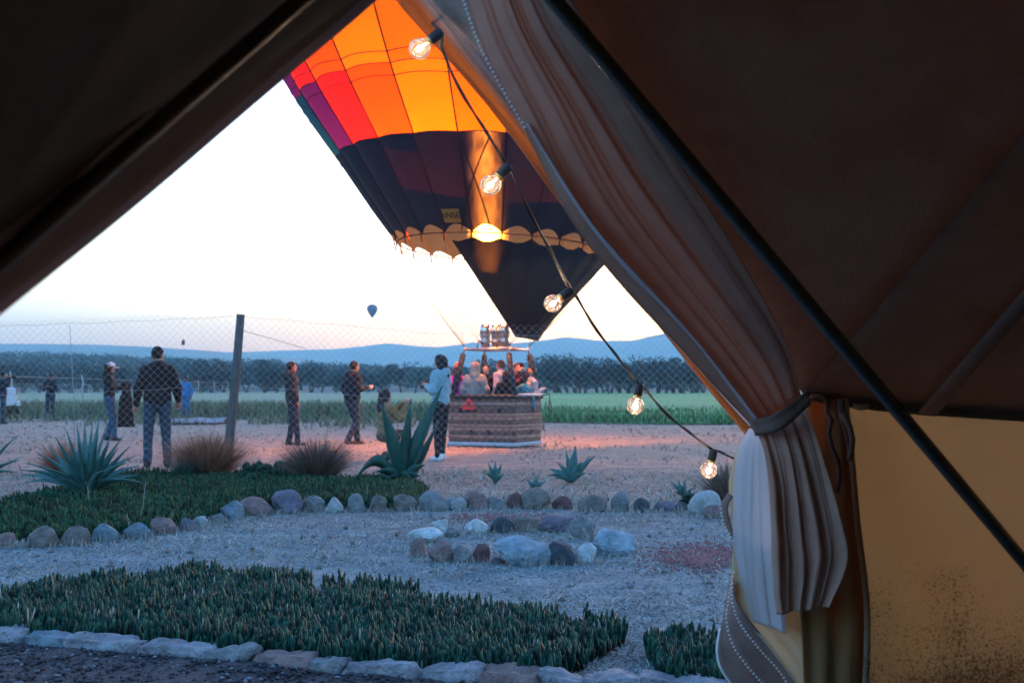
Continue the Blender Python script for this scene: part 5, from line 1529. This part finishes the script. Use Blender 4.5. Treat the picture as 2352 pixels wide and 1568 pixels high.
# ================================================================== PEOPLE
def smin(a, b, k):
    h = np.clip(.5 + .5 * (b - a) / k, 0, 1)
    return b + (a - b) * h - k * h * (1 - h)
class SDF:
    def __init__(s): s.p = []
    def cone(s, a, b, ra, rb, k=.035): s.p.append(('c', np.array(a, float), np.array(b, float), ra, rb, k)); return s
    def ell(s, c, r, k=.035, rot=0.0): s.p.append(('e', np.array(c, float), np.array(r, float), rot, 0, k)); return s
    def bounds(s):
        lo, hi = np.full(3, 9.), np.full(3, -9.)
        for t, a, b, ra, rb, k in s.p:
            if t == 'c':
                lo = np.minimum(lo, np.minimum(a - ra, b - rb)); hi = np.maximum(hi, np.maximum(a + ra, b + rb))
            else:
                m_ = b.max() if ra else b
                lo = np.minimum(lo, a - m_); hi = np.maximum(hi, a + m_)
        return lo, hi
    def eval(s, Q):
        d = None
        for t, a, b, ra, rb, k in s.p:
            if t == 'c':
                ba = b - a; h = np.clip(((Q - a) @ ba) / max(ba @ ba, 1e-9), 0, 1)
                e = np.linalg.norm(Q - a - h[..., None] * ba, axis=-1) - (ra + (rb - ra) * h)
            else:
                q = Q - a
                if ra:
                    c_, s_ = math.cos(ra), math.sin(ra)
                    q = np.stack([q[..., 0] * c_ + q[..., 1] * s_, -q[..., 0] * s_ + q[..., 1] * c_, q[..., 2]], -1)
                k0 = np.linalg.norm(q / b, axis=-1); k1 = np.linalg.norm(q / (b * b), axis=-1) + 1e-9
                e = k0 * (k0 - 1) / k1
            d = e if d is None else smin(d, e, k)
        return d
def snets(fn, lo, hi, h):
    lo = lo - 2.2 * h
    n = np.ceil((hi + 2.2 * h - lo) / h).astype(int) + 1
    ax = [lo[i] + h * np.arange(n[i]) for i in range(3)]
    Q = np.stack(np.meshgrid(*ax, indexing='ij'), -1)
    f = fn(Q); ins = f < 0
    cells = np.zeros(n - 1, int)
    for dx in (0, 1):
        for dy in (0, 1):
            for dz in (0, 1):
                cells += ins[dx:n[0]-1+dx, dy:n[1]-1+dy, dz:n[2]-1+dz]
    act = (cells > 0) & (cells < 8)
    idx = np.full(n - 1, -1); ci = np.argwhere(act); idx[act] = np.arange(len(ci))
    acc = np.zeros((len(ci), 3)); cnt = np.zeros(len(ci))
    cor_ = [(0,0,0),(1,0,0),(0,1,0),(1,1,0),(0,0,1),(1,0,1),(0,1,1),(1,1,1)]
    for a, b in ((0,1),(2,3),(4,5),(6,7),(0,2),(1,3),(4,6),(5,7),(0,4),(1,5),(2,6),(3,7)):
        A = ci + cor_[a]; B = ci + cor_[b]
        fa = f[A[:,0],A[:,1],A[:,2]]; fb_ = f[B[:,0],B[:,1],B[:,2]]
        m_ = (fa < 0) != (fb_ < 0)
        t = np.where(m_, fa / np.where(m_, fa - fb_, 1), 0)
        pnt = A + t[:, None] * (B - A)
        acc[m_] += pnt[m_]; cnt[m_] += 1
    V = lo + h * acc / cnt[:, None]
    quads = []
    for axn in range(3):
        o1, o2 = (axn + 1) % 3, (axn + 2) % 3
        sl0 = [slice(None)] * 3; sl1 = [slice(None)] * 3
        sl0[axn] = slice(0, -1); sl1[axn] = slice(1, None)
        a_, b_ = ins[tuple(sl0)], ins[tuple(sl1)]
        for flip, m_ in ((False, a_ & ~b_), (True, ~a_ & b_)):
            e = np.argwhere(m_)
            e = e[(e[:, o1] > 0) & (e[:, o2] > 0) & (e[:, o1] < n[o1]-1) & (e[:, o2] < n[o2]-1)]
            if not len(e): continue
            qs = []
            for d1, d2 in ((1, 1), (0, 1), (0, 0), (1, 0)):
                c = e.copy(); c[:, o1] -= d1; c[:, o2] -= d2
                qs.append(idx[c[:,0], c[:,1], c[:,2]])
            q = np.stack(qs, 1)
            quads.append(q[:, ::-1] if flip else q)
    return V, np.concatenate(quads)
def wrinkle(Q, seed, amp, f=18):
    a = seed * 1.7
    return amp * (np.sin(Q[..., 2] * f + 4 * np.sin(Q[..., 0] * 9 + a)) * .5 + np.sin(Q[..., 2] * f * 1.9 + Q[..., 0] * 14 - Q[..., 1] * 11 + a) * .35 + np.sin((Q[..., 0] + Q[..., 1]) * 26 + a) * .25)
def skin_mat(nm, c): return M('skin_' + nm, c, .55, .08, 20, spec=.35)
def cloth_mat(c, nm=None):
    key = 'cloth_%d_%d_%d' % tuple(int(v * 1000) for v in c)
    return M(key, c, .9, .22, 14, .3, 90)
m_eye = M('eye_dark', (.015, .012, .012), .2)
def person(label, loc, h, face, el, wr, legs=None, jacket=(.012, .014, .018), trousers=(.05, .075, .12), hair=(.02, .014, .012), skin=(.34, .19, .14),
           shoes=(.03, .025, .025), hem=.86, hood=False, hoodup=None, long_hair=False, pony=False, hat=None, head_tilt=0.0, head_turn=0.0, lean=(0, 0), res=.0165, seed=1, crouch=False, bulk=1.0, group=None, beanie=None, collar=True):
    s = h / 1.75
    root = empty('person', loc, R(face)); root.scale = (s, s, s)
    lx, ly = lean
    hip = {-1: np.array([-.095, 0, .93]), 1: np.array([.095, 0, .93])}
    if legs is None: legs = {-1: ((-.105, .02, .50), (-.11, 0, .09)), 1: ((.105, .02, .50), (.11, 0, .09))}
    dzp = 0
    if crouch: hip = {-1: np.array([-.1, -.08, .42]), 1: np.array([.1, -.08, .42])}; dzp = -.51
    def T(x, y, z):   # torso points, leaning
        k = max(0, z - .95); return np.array([x + lx * k, y + ly * k + (-.08 if crouch else 0), z + dzp])
    sh = {-1: T(-.17, 0, 1.405), 1: T(.17, 0, 1.405)}
    hc = T(0, .02, 1.625)
    ct, st = math.cos(head_turn), math.sin(head_turn)
    def Hd(x, y, z):   # head local, turned and tilted
        y2 = y * math.cos(head_tilt) - z * math.sin(head_tilt); z2 = y * math.sin(head_tilt) + z * math.cos(head_tilt)
        return hc + np.array([x * ct - y2 * st, x * st + y2 * ct, z2])
    b = SDF()
    b.ell(T(0, 0, .96), (.155, .105, .13)).ell(T(0, 0, 1.12), (.13, .095, .17)).ell(T(0, .005, 1.32), (.16, .105, .17))
    b.cone(T(0, -.01, 1.42), T(0, .01, 1.56), .06, .052)
    b.ell(Hd(0, 0, .015), (.074, .092, .105), .02, head_turn).ell(Hd(0, .03, -.06), (.052, .058, .06), .03, head_turn).cone(Hd(0, .088, -.0), Hd(0, .106, -.025), .010, .014, .015)
    b.cone(Hd(-.075, -.01, .02), Hd(-.078, -.012, -.02), .014, .010, .012).cone(Hd(.075, -.01, .02), Hd(.078, -.012, -.02), .014, .010, .012)
    j = SDF(); p_ = SDF()
    j.ell(T(0, 0, 1.0), (.172 * bulk, .128 * bulk, .16)).ell(T(0, 0, 1.14), (.160 * bulk, .122 * bulk, .19)).ell(T(0, .0, 1.32), (.188 * bulk, .13 * bulk, .175))
    if collar: j.cone(T(-.05, -.02, 1.47), T(.05, -.02, 1.47), .072, .072, .03).cone(T(0, .03, 1.46), T(0, .02, 1.50), .06, .065, .03)
    for sd_ in (-1, 1):
        e_, w_ = np.array(el[sd_], float), np.array(wr[sd_], float)
        b.cone(sh[sd_], e_, .055, .043).cone(e_, w_, .042, .028)
        dirv = (w_ - e_) / (np.linalg.norm(w_ - e_) + 1e-9)
        up_ = np.array([0, 0, 1.]); sx_ = np.cross(dirv, up_); sx_ = sx_ / np.linalg.norm(sx_) if np.linalg.norm(sx_) > .2 else np.array([0, 1., 0]); pn = np.cross(sx_, dirv)
        pal_ = w_ + dirv * .085
        b.cone(w_ + dirv * .02 - sx_ * .012, pal_ - sx_ * .018, .024, .022, .012).cone(w_ + dirv * .02 + sx_ * .012, pal_ + sx_ * .018, .024, .022, .012)
        for q, ln_ in ((-.03, .055), (-.01, .068), (.01, .064), (.03, .05)):
            k1_ = pal_ + sx_ * q + dirv * ln_ * .5 - pn * .006; k2_ = pal_ + sx_ * q * .9 + dirv * ln_ * .95 - pn * .026
            b.cone(pal_ + sx_ * q, k1_, .011, .010, .004).cone(k1_, k2_, .010, .008, .004)
        th0 = w_ + dirv * .03 + sx_ * .028 * sd_; b.cone(th0, th0 + dirv * .045 + sx_ * .03 * sd_ - pn * .01, .013, .010, .008)
        j.cone(T(0, -.01, 1.47), sh[sd_], .06, .07, .04).cone(sh[sd_], e_, .072 * (.5 + .5 * bulk), .062 * bulk, .05).cone(e_, w_ - dirv * .005, .062 * bulk, .045, .03)
        kn, an = [np.array(v, float) for v in legs[sd_]]
        b.cone(hip[sd_], kn, .078, .052).cone(kn, an, .05, .034)
        p_.cone(hip[sd_], kn, .100, .070, .04).cone(kn, an + np.array([0, 0, .0]), .068, .062, .03)
        f_ = SDF(); f_.cone(an + np.array([0, -.04, -.045]), an + np.array([sd_ * .015, .13, -.055]), .045, .034, .02).cone(an + np.array([0, -.02, 0]), an + np.array([0, -.02, -.04]), .05, .045, .03)
        lo, hi = f_.bounds()
        V, Fq = snets(lambda Q: np.maximum(f_.eval(Q), -(Q[..., 2] - .002)) if not crouch else f_.eval(Q), lo, hi, res)
        big_mesh('shoe', V, Fq, cloth_mat(shoes), root, True)
    p_.ell(np.array([0, -.08 if crouch else 0, .95 + dzp]), (.168, .125, .13), .05)
    lo, hi = b.bounds(); V, Fq = snets(b.eval, lo, hi, res * .86)
    big_mesh('body', V, Fq, skin_mat('%d' % int(skin[0] * 100), skin), root, True)
    lo, hi = p_.bounds(); V, Fq = snets(lambda Q: np.maximum(p_.eval(Q) + wrinkle(Q, seed, .006, 24), Q[..., 2] - (1.04 + dzp)), lo, hi, res)
    big_mesh('trousers', V, Fq, cloth_mat(trousers), root, True)
    if hood:
        j.ell(T(0, -.10, 1.47), (.115, .065, .075), .04).ell(T(0, -.09, 1.42), (.10, .06, .09), .04)
    lo, hi = j.bounds(); V, Fq = snets(lambda Q: np.maximum(j.eval(Q) + wrinkle(Q, seed + 3, .008, 20), (hem + dzp) - Q[..., 2] if True else 0), lo, hi, res)
    # keep sleeves that hang below the hem
    if min(wr[-1][2], wr[1][2]) < hem + dzp:
        arms = SDF()
        for sd_ in (-1, 1):
            e_, w_ = np.array(el[sd_], float), np.array(wr[sd_], float)
            arms.cone(sh[sd_], e_, .080 * bulk, .062 * bulk, .05).cone(e_, w_, .062 * bulk, .045, .03)
        V, Fq = snets(lambda Q: np.minimum(np.maximum(j.eval(Q) + wrinkle(Q, seed + 3, .008, 20), (hem + dzp) - Q[..., 2]), arms.eval(Q) + wrinkle(Q, seed + 3, .008, 20)), lo, hi, res)
    big_mesh('jacket', V, Fq, cloth_mat(jacket), root, True)
    for sd_ in (-1, 1):
        mb = MB(); mb.lathe([(.001, -.008), (.008, 0), (.001, .008)], Vector(Hd(sd_ * .03, .082, .008)), Vector((0, 1, 0)), 8); mb.build('eye', m_eye, root)
    if hoodup:
        hd = SDF(); hd.ell(Hd(0, -.015, .02), (.112, .125, .135), .03, head_turn).cone(Hd(0, -.03, -.08), T(0, -.03, 1.44), .11, .12, .05)
        lo, hi = hd.bounds(); V, Fq = snets(lambda Q: hd.eval(Q) + wrinkle(Q, seed, .006), lo, hi, res)
        big_mesh('hood', V, Fq, cloth_mat(hoodup), root, True)
    else:
        hs = SDF(); hs.ell(Hd(0, -.014, .028), (.084, .098, .106), .02, head_turn)
        fwd = np.array([-st, ct, 0.])
        if long_hair:
            hs.cone(Hd(0, -.06, 0), T(0, -.085, 1.40), .085, .075, .05).cone(Hd(-.05, -.03, -.03), T(-.07, -.05, 1.40), .05, .05, .04).cone(Hd(.05, -.03, -.03), T(.07, -.05, 1.40), .05, .05, .04)
        if pony: hs.cone(Hd(0, -.10, .03), T(0, -.20, 1.48), .04, .06, .03).cone(T(0, -.20, 1.48), T(0, -.20, 1.30), .06, .04, .03)
        lo, hi = hs.bounds()
        def hf(Q):
            rel = (Q - hc) @ fwd
            zz = Q[..., 2] - hc[2]
            return np.maximum(hs.eval(Q) + wrinkle(Q, seed, .004, 60), np.minimum(rel - .035 - np.clip(zz - .03, 0, 1) * .9, 9) if not long_hair else rel - .05 - np.clip(zz - .03, 0, 1) * .9) if not (not long_hair and not pony) else np.maximum(np.maximum(hs.eval(Q) + wrinkle(Q, seed, .003, 60), rel - .03 - np.clip(zz - .03, 0, 1) * 1.1), -(zz + .055))
        V, Fq = snets(hf, lo, hi, res * .8)
        big_mesh('hair', V, Fq, cloth_mat(hair), root, True)
    if beanie:
        bs = SDF(); bs.ell(Hd(0, -.01, .055), (.092, .106, .098), .02, head_turn).ell(Hd(0, -.02, .14), (.05, .06, .05), .05)
        lo, hi = bs.bounds(); V, Fq = snets(lambda Q: np.maximum(bs.eval(Q), -(Q[..., 2] - hc[2] - .025)), lo, hi, res * .8)
        big_mesh('beanie', V, Fq, cloth_mat(beanie), root, True)
    if hat:
        cs_ = SDF(); cs_.ell(Hd(0, -.005, .06), (.090, .104, .082), .02, head_turn)
        lo, hi = cs_.bounds(); V, Fq = snets(lambda Q: np.maximum(cs_.eval(Q), -(Q[..., 2] - hc[2] - .045)), lo, hi, res * .7)
        cap = big_mesh('cap', V, Fq, cloth_mat(hat[0]), root, True)
        vs_ = SDF(); vs_.ell(Hd(0, .125, .038), (.07, .075, .012), .02, head_turn)
        lo, hi = vs_.bounds(); V, Fq = snets(vs_.eval, lo, hi, .008); big_mesh('visor', V, Fq, cloth_mat(hat[0]), cap, True)
        if len(hat) > 1:
            ms_ = SDF(); ms_.ell(Hd(.05, -.045, .085), (.05, .05, .04), .02); ms_.ell(Hd(-.05, -.045, .085), (.05, .05, .04), .02)
            lo, hi = ms_.bounds(); V, Fq = snets(ms_.eval, lo, hi, res * .7); big_mesh('mesh_back', V, Fq, cloth_mat(hat[1]), cap, True)
    tag(root, label, 'person', group)
    return root
HANG = ({-1: (-.26, -.03, 1.16), 1: (.26, -.03, 1.16)}, {-1: (-.27, .05, .92), 1: (.27, .05, .92)})
PHONE = ({-1: (-.25, .02, 1.15), 1: (.25, .02, 1.15)}, {-1: (-.07, .24, 1.24), 1: (.07, .24, 1.24)})
EYECAM = ({-1: (-.24, .12, 1.30), 1: (.24, .12, 1.30)}, {-1: (-.07, .20, 1.55), 1: (.07, .20, 1.55)})
ONE = ({-1: (-.25, -.03, 1.16), 1: (.25, .0, 1.17)}, {-1: (-.25, .08, .93), 1: (.12, .30, 1.18)})
navy, jeans, black = (.012, .017, .026), (.03, .06, .10), (.010, .010, .013)
GZ = Vector((0, 0, 0))
# standing in the field
person('person in dark jacket holding a camera before the white truck', G(6, 974), 1.68, -75, *EYECAM, jacket=navy, trousers=(.02, .04, .06), seed=1, hair=black)
person('person in dark jacket facing the tent with hands at the chest', G(115, 964), 1.68, 175, *PHONE, jacket=navy, trousers=(.016, .04, .06), seed=2, skin=(.20, .09, .08), hat=((.02, .015, .02),))
w = person('person in white cap and cropped dark jacket holding a coat', G(250, 1012), 1.72, -82, {-1: (-.24, .02, 1.15), 1: (.22, .06, 1.16)}, {-1: (-.12, .28, 1.20), 1: (.06, .30, 1.20)}, jacket=black, trousers=(.025, .06, .115), seed=3, long_hair=True, hat=((.72, .62, .66), (.30, .30, .40)), hem=1.0, legs={-1: ((-.10, .06, .50), (-.10, -.05, .10)), 1: ((.10, .10, .50), (.10, .14, .09))}, res=.014, head_tilt=-.15)
person('person in black hooded jacket and jeans seen from behind beside the agave', G(360, 1074), 1.77, 15, {-1: (-.265, -.03, 1.15), 1: (.275, -.02, 1.15)}, {-1: (-.295, .04, .92), 1: (.29, .09, .97)}, jacket=(.009, .010, .012), trousers=(.020, .045, .07), seed=4, hood=True, bulk=1.16, hem=.80, head_turn=-.65, head_tilt=-.15, res=.0135, legs={-1: ((-.125, .02, .50), (-.13, -.02, .09)), 1: ((.125, .03, .50), (.15, .02, .09))}, shoes=(.015, .012, .012))
person('person in blue overalls and cap standing beyond the pale sheet', G(426, 962), 1.60, 165, *HANG, jacket=(.03, .15, .34), trousers=(.025, .13, .30), seed=5, hat=((.02, .02, .025), (.6, .5, .45)), skin=(.20, .10, .08), bulk=1.1, hem=.8)
person('person in grey and black jacket watching the balloon with arms down', G(671, 1023), 1.70, -70, *HANG, jacket=(.020, .018, .022), trousers=(.018, .024, .04), seed=6, hood=True, head_tilt=.12, hair=(.03, .015, .015), skin=(.30, .12, .10), res=.014, bulk=1.1, hem=.84, lean=(.02, -.06), legs={-1: ((-.12, .03, .50), (-.15, -.04, .09)), 1: ((.11, .05, .50), (.13, .10, .09))})
person('person in black padded jacket holding a small cup', G(808, 1021), 1.72, -50, ONE[0], ONE[1], jacket=(.011, .011, .016), trousers=(.016, .028, .05), seed=7, hood=True, bulk=1.22, res=.014, legs={-1: ((-.10, .16, .50), (-.10, .20, .09)), 1: ((.10, .06, .49), (.10, -.16, .11))}, lean=(0, .06), shoes=(.09, .035, .03), hair=(.025, .014, .014), hem=.84)
person('person crouching in a yellow jacket behind the tall agave', G(893, 1056), 1.62, -55, {-1: (-.24, .10, .72), 1: (.24, .10, .72)}, {-1: (-.06, .30, .98), 1: (.08, .30, .98)}, legs={-1: ((-.13, .28, .48), (-.12, .12, .09)), 1: ((.13, .22, .16), (.12, -.14, .10))}, jacket=(.17, .12, .055), trousers=(.08, .06, .04), seed=8, crouch=True, long_hair=True, hair=(.03, .018, .018), res=.014, hem=.86)
person('person in light blue hooded jacket and black trousers beside the basket', G(1012, 1057), 1.70, 62, PHONE[0], PHONE[1], jacket=(.19, .33, .38), trousers=black, seed=9, hood=True, long_hair=True, hair=(.02, .016, .018), shoes=(.62, .60, .62), res=.0135, hem=.90, head_tilt=-.2, bulk=1.08, legs={-1: ((-.10, .0, .50), (-.10, -.02, .09)), 1: ((.10, .02, .50), (.12, .06, .09))})
# held things
def held(name, label, cat, pos, dims, col, rz=0.0, round_=False):
    mb = MB()
    if round_:
        mb.lathe([(0, 0), (dims[0] * .8, 0), (dims[0], dims[2]), (dims[0] * .9, dims[2]), (dims[0] * .72, .01), (0, .01)], seg=14)
    else:
        mb.box((0, 0, 0), dims)
    o = mb.build(name, M('held_%s' % name, col, .5, .1, 20), loc=pos, smooth=round_)
    if not round_:
        bv = o.modifiers.new('soft_edges', 'BEVEL'); bv.width = min(dims) * .25; bv.segments = 2
        if name == 'camera':
            l = MB(); l.lathe([(.03, 0), (.034, .05), (.02, .055), (0, .05)], (0, dims[1] * .5, 0), Vector((0, 1, 0)), 12); l.build('lens', MATS['rubber'], o)
    o.rotation_euler = (0, 0, rz)
    return tag(o, label, cat)
def hand(px, py, face, x, y, z, s):
    g = G(px, py); a = R(face); return g + Vector((x * math.cos(a) - y * math.sin(a), x * math.sin(a) + y * math.cos(a), z)) * s
held('cup', 'small pale paper cup held by the person in padded jacket', 'cup', hand(808, 1021, -50, .12, .40, 1.16, .98), (.038, .038, .09), (.75, .50, .40), round_=True)
held('camera', 'dark camera raised by the person before the truck', 'camera', hand(6, 974, -75, 0, .30, 1.58, .96), (.14, .08, .10), (.015, .015, .018), R(-75))
held('phone', 'phone held up by the crouching person', 'phone', hand(893, 1056, -55, .02, .40, 1.02, .925), (.15, .012, .08), (.10, .04, .05), R(-55))
held('phone', 'phone in the hands of the person in light blue', 'phone', hand(1012, 1057, 62, 0, .34, 1.27, .97), (.075, .012, .15), (.4, .5, .55), R(62))
held('phone', 'phone at the chest of the person facing the tent', 'phone', hand(115, 964, 175, 0, .33, 1.27, .96), (.075, .012, .14), (.05, .05, .06), R(175))
# coat over the arm of the person with white cap
cpos = hand(250, 1012, -82, -.02, .36, 0, .98)
cs_ = SDF(); cs_.ell((0, 0, 1.22), (.11, .10, .08)).cone((0, 0, 1.2), (0, 0, .95), .085, .10, .06).cone((-.04, 0, .95), (-.12, 0, .33), .09, .06, .06).cone((.05, 0, .95), (.14, 0, .33), .09, .06, .06).cone((.0, .02, .9), (.02, .02, .32), .10, .09, .06)
lo, hi = cs_.bounds(); V, Fq = snets(lambda Q: np.maximum(cs_.eval(Q) + wrinkle(Q, 5, .012, 10), .30 - Q[..., 2]), lo, hi, .016)
co = big_mesh('coat', V, Fq, cloth_mat((.011, .010, .012)), None, True); co.location = cpos; co.rotation_euler = (0, 0, R(8))
tag(co, 'long black coat hanging from the hands of the white cap wearer', 'coat')
# passengers in the basket
def rider(label, px, top_y, D, face, arms, **k):
    p = P(px, top_y, D); floor = .10
    h = (p.z - floor) / 1.75 * 1.745
    return person(label, (p.x, D, floor), h, face, *arms, res=.017, group='passengers in the wicker basket', **k)
rider('passenger in orange beanie and magenta jacket', 1051, 837, 25.5, 5, HANG, jacket=(.60, .03, .34), beanie=(.80, .14, .03), hair=(.20, .02, .02), seed=11, long_hair=True)
rider('passenger with a pale furry hood up', 1091, 832, 25.35, -10, HANG, jacket=(.24, .21, .20), hoodup=(.30, .23, .19), seed=12, bulk=1.25)
rider('passenger in pale pink jacket with short dark hair looking aside', 1151, 826, 25.75, 60, HANG, jacket=(.38, .30, .36), hair=(.05, .02, .02), seed=13, head_tilt=.15, skin=(.5, .25, .19), bulk=1.1)
rider('passenger with long black hair in a black jacket leaning on the rail', 1162, 851, 25.2, 25, PHONE, jacket=black, hair=(.008, .007, .008), long_hair=True, seed=14)
rider('passenger in maroon raising a camera between the uprights', 1187, 833, 25.95, -150, EYECAM, jacket=(.10, .02, .03), hair=(.10, .02, .02), seed=15, skin=(.5, .15, .14))
rider('passenger with grey fur hood and teal jacket', 1203, 864, 25.45, -20, HANG, jacket=(.05, .20, .26), hair=(.02, .016, .016), hood=True, seed=16)
rider('passenger in orange knit hat and pale jacket at the basket corner', 1222, 845, 25.8, -70, PHONE, jacket=(.32, .32, .37), beanie=(.75, .25, .06), hair=(.5, .2, .08), seed=17, skin=(.6, .3, .2))
rider('passenger in black behind the padded uprights', 1118, 836, 25.95, 160, ONE, jacket=black, hair=black, seed=18, skin=(.5, .25, .18))
pc_ = P(1196, 838, 25.95)
held('camera', 'dark camera raised above the passengers in the basket', 'camera', pc_, (.13, .08, .10), (.015, .015, .018), R(-150))

# ================================================================== HAZE
mb = MB(); mb.box((0, 2100, 119), (7000, 5400, 242))
hz = mb.build('haze', None, smooth=False)
hm = bpy.data.materials.new('haze'); hm.use_nodes = True
n_, l_ = hm.node_tree.nodes, hm.node_tree.links; n_.remove(n_['Principled BSDF'])
pv_ = n_.new('ShaderNodeVolumePrincipled'); pv_.inputs['Color'].default_value = (.42, .84, 1.0, 1); pv_.inputs['Density'].default_value = .0003; pv_.inputs['Anisotropy'].default_value = 0.0
l_.new(pv_.outputs[0], n_['Material Output'].inputs['Volume'])
hz.data.materials.append(hm)
tag(hz, 'thin blue morning haze over the valley', 'haze', kind='stuff')
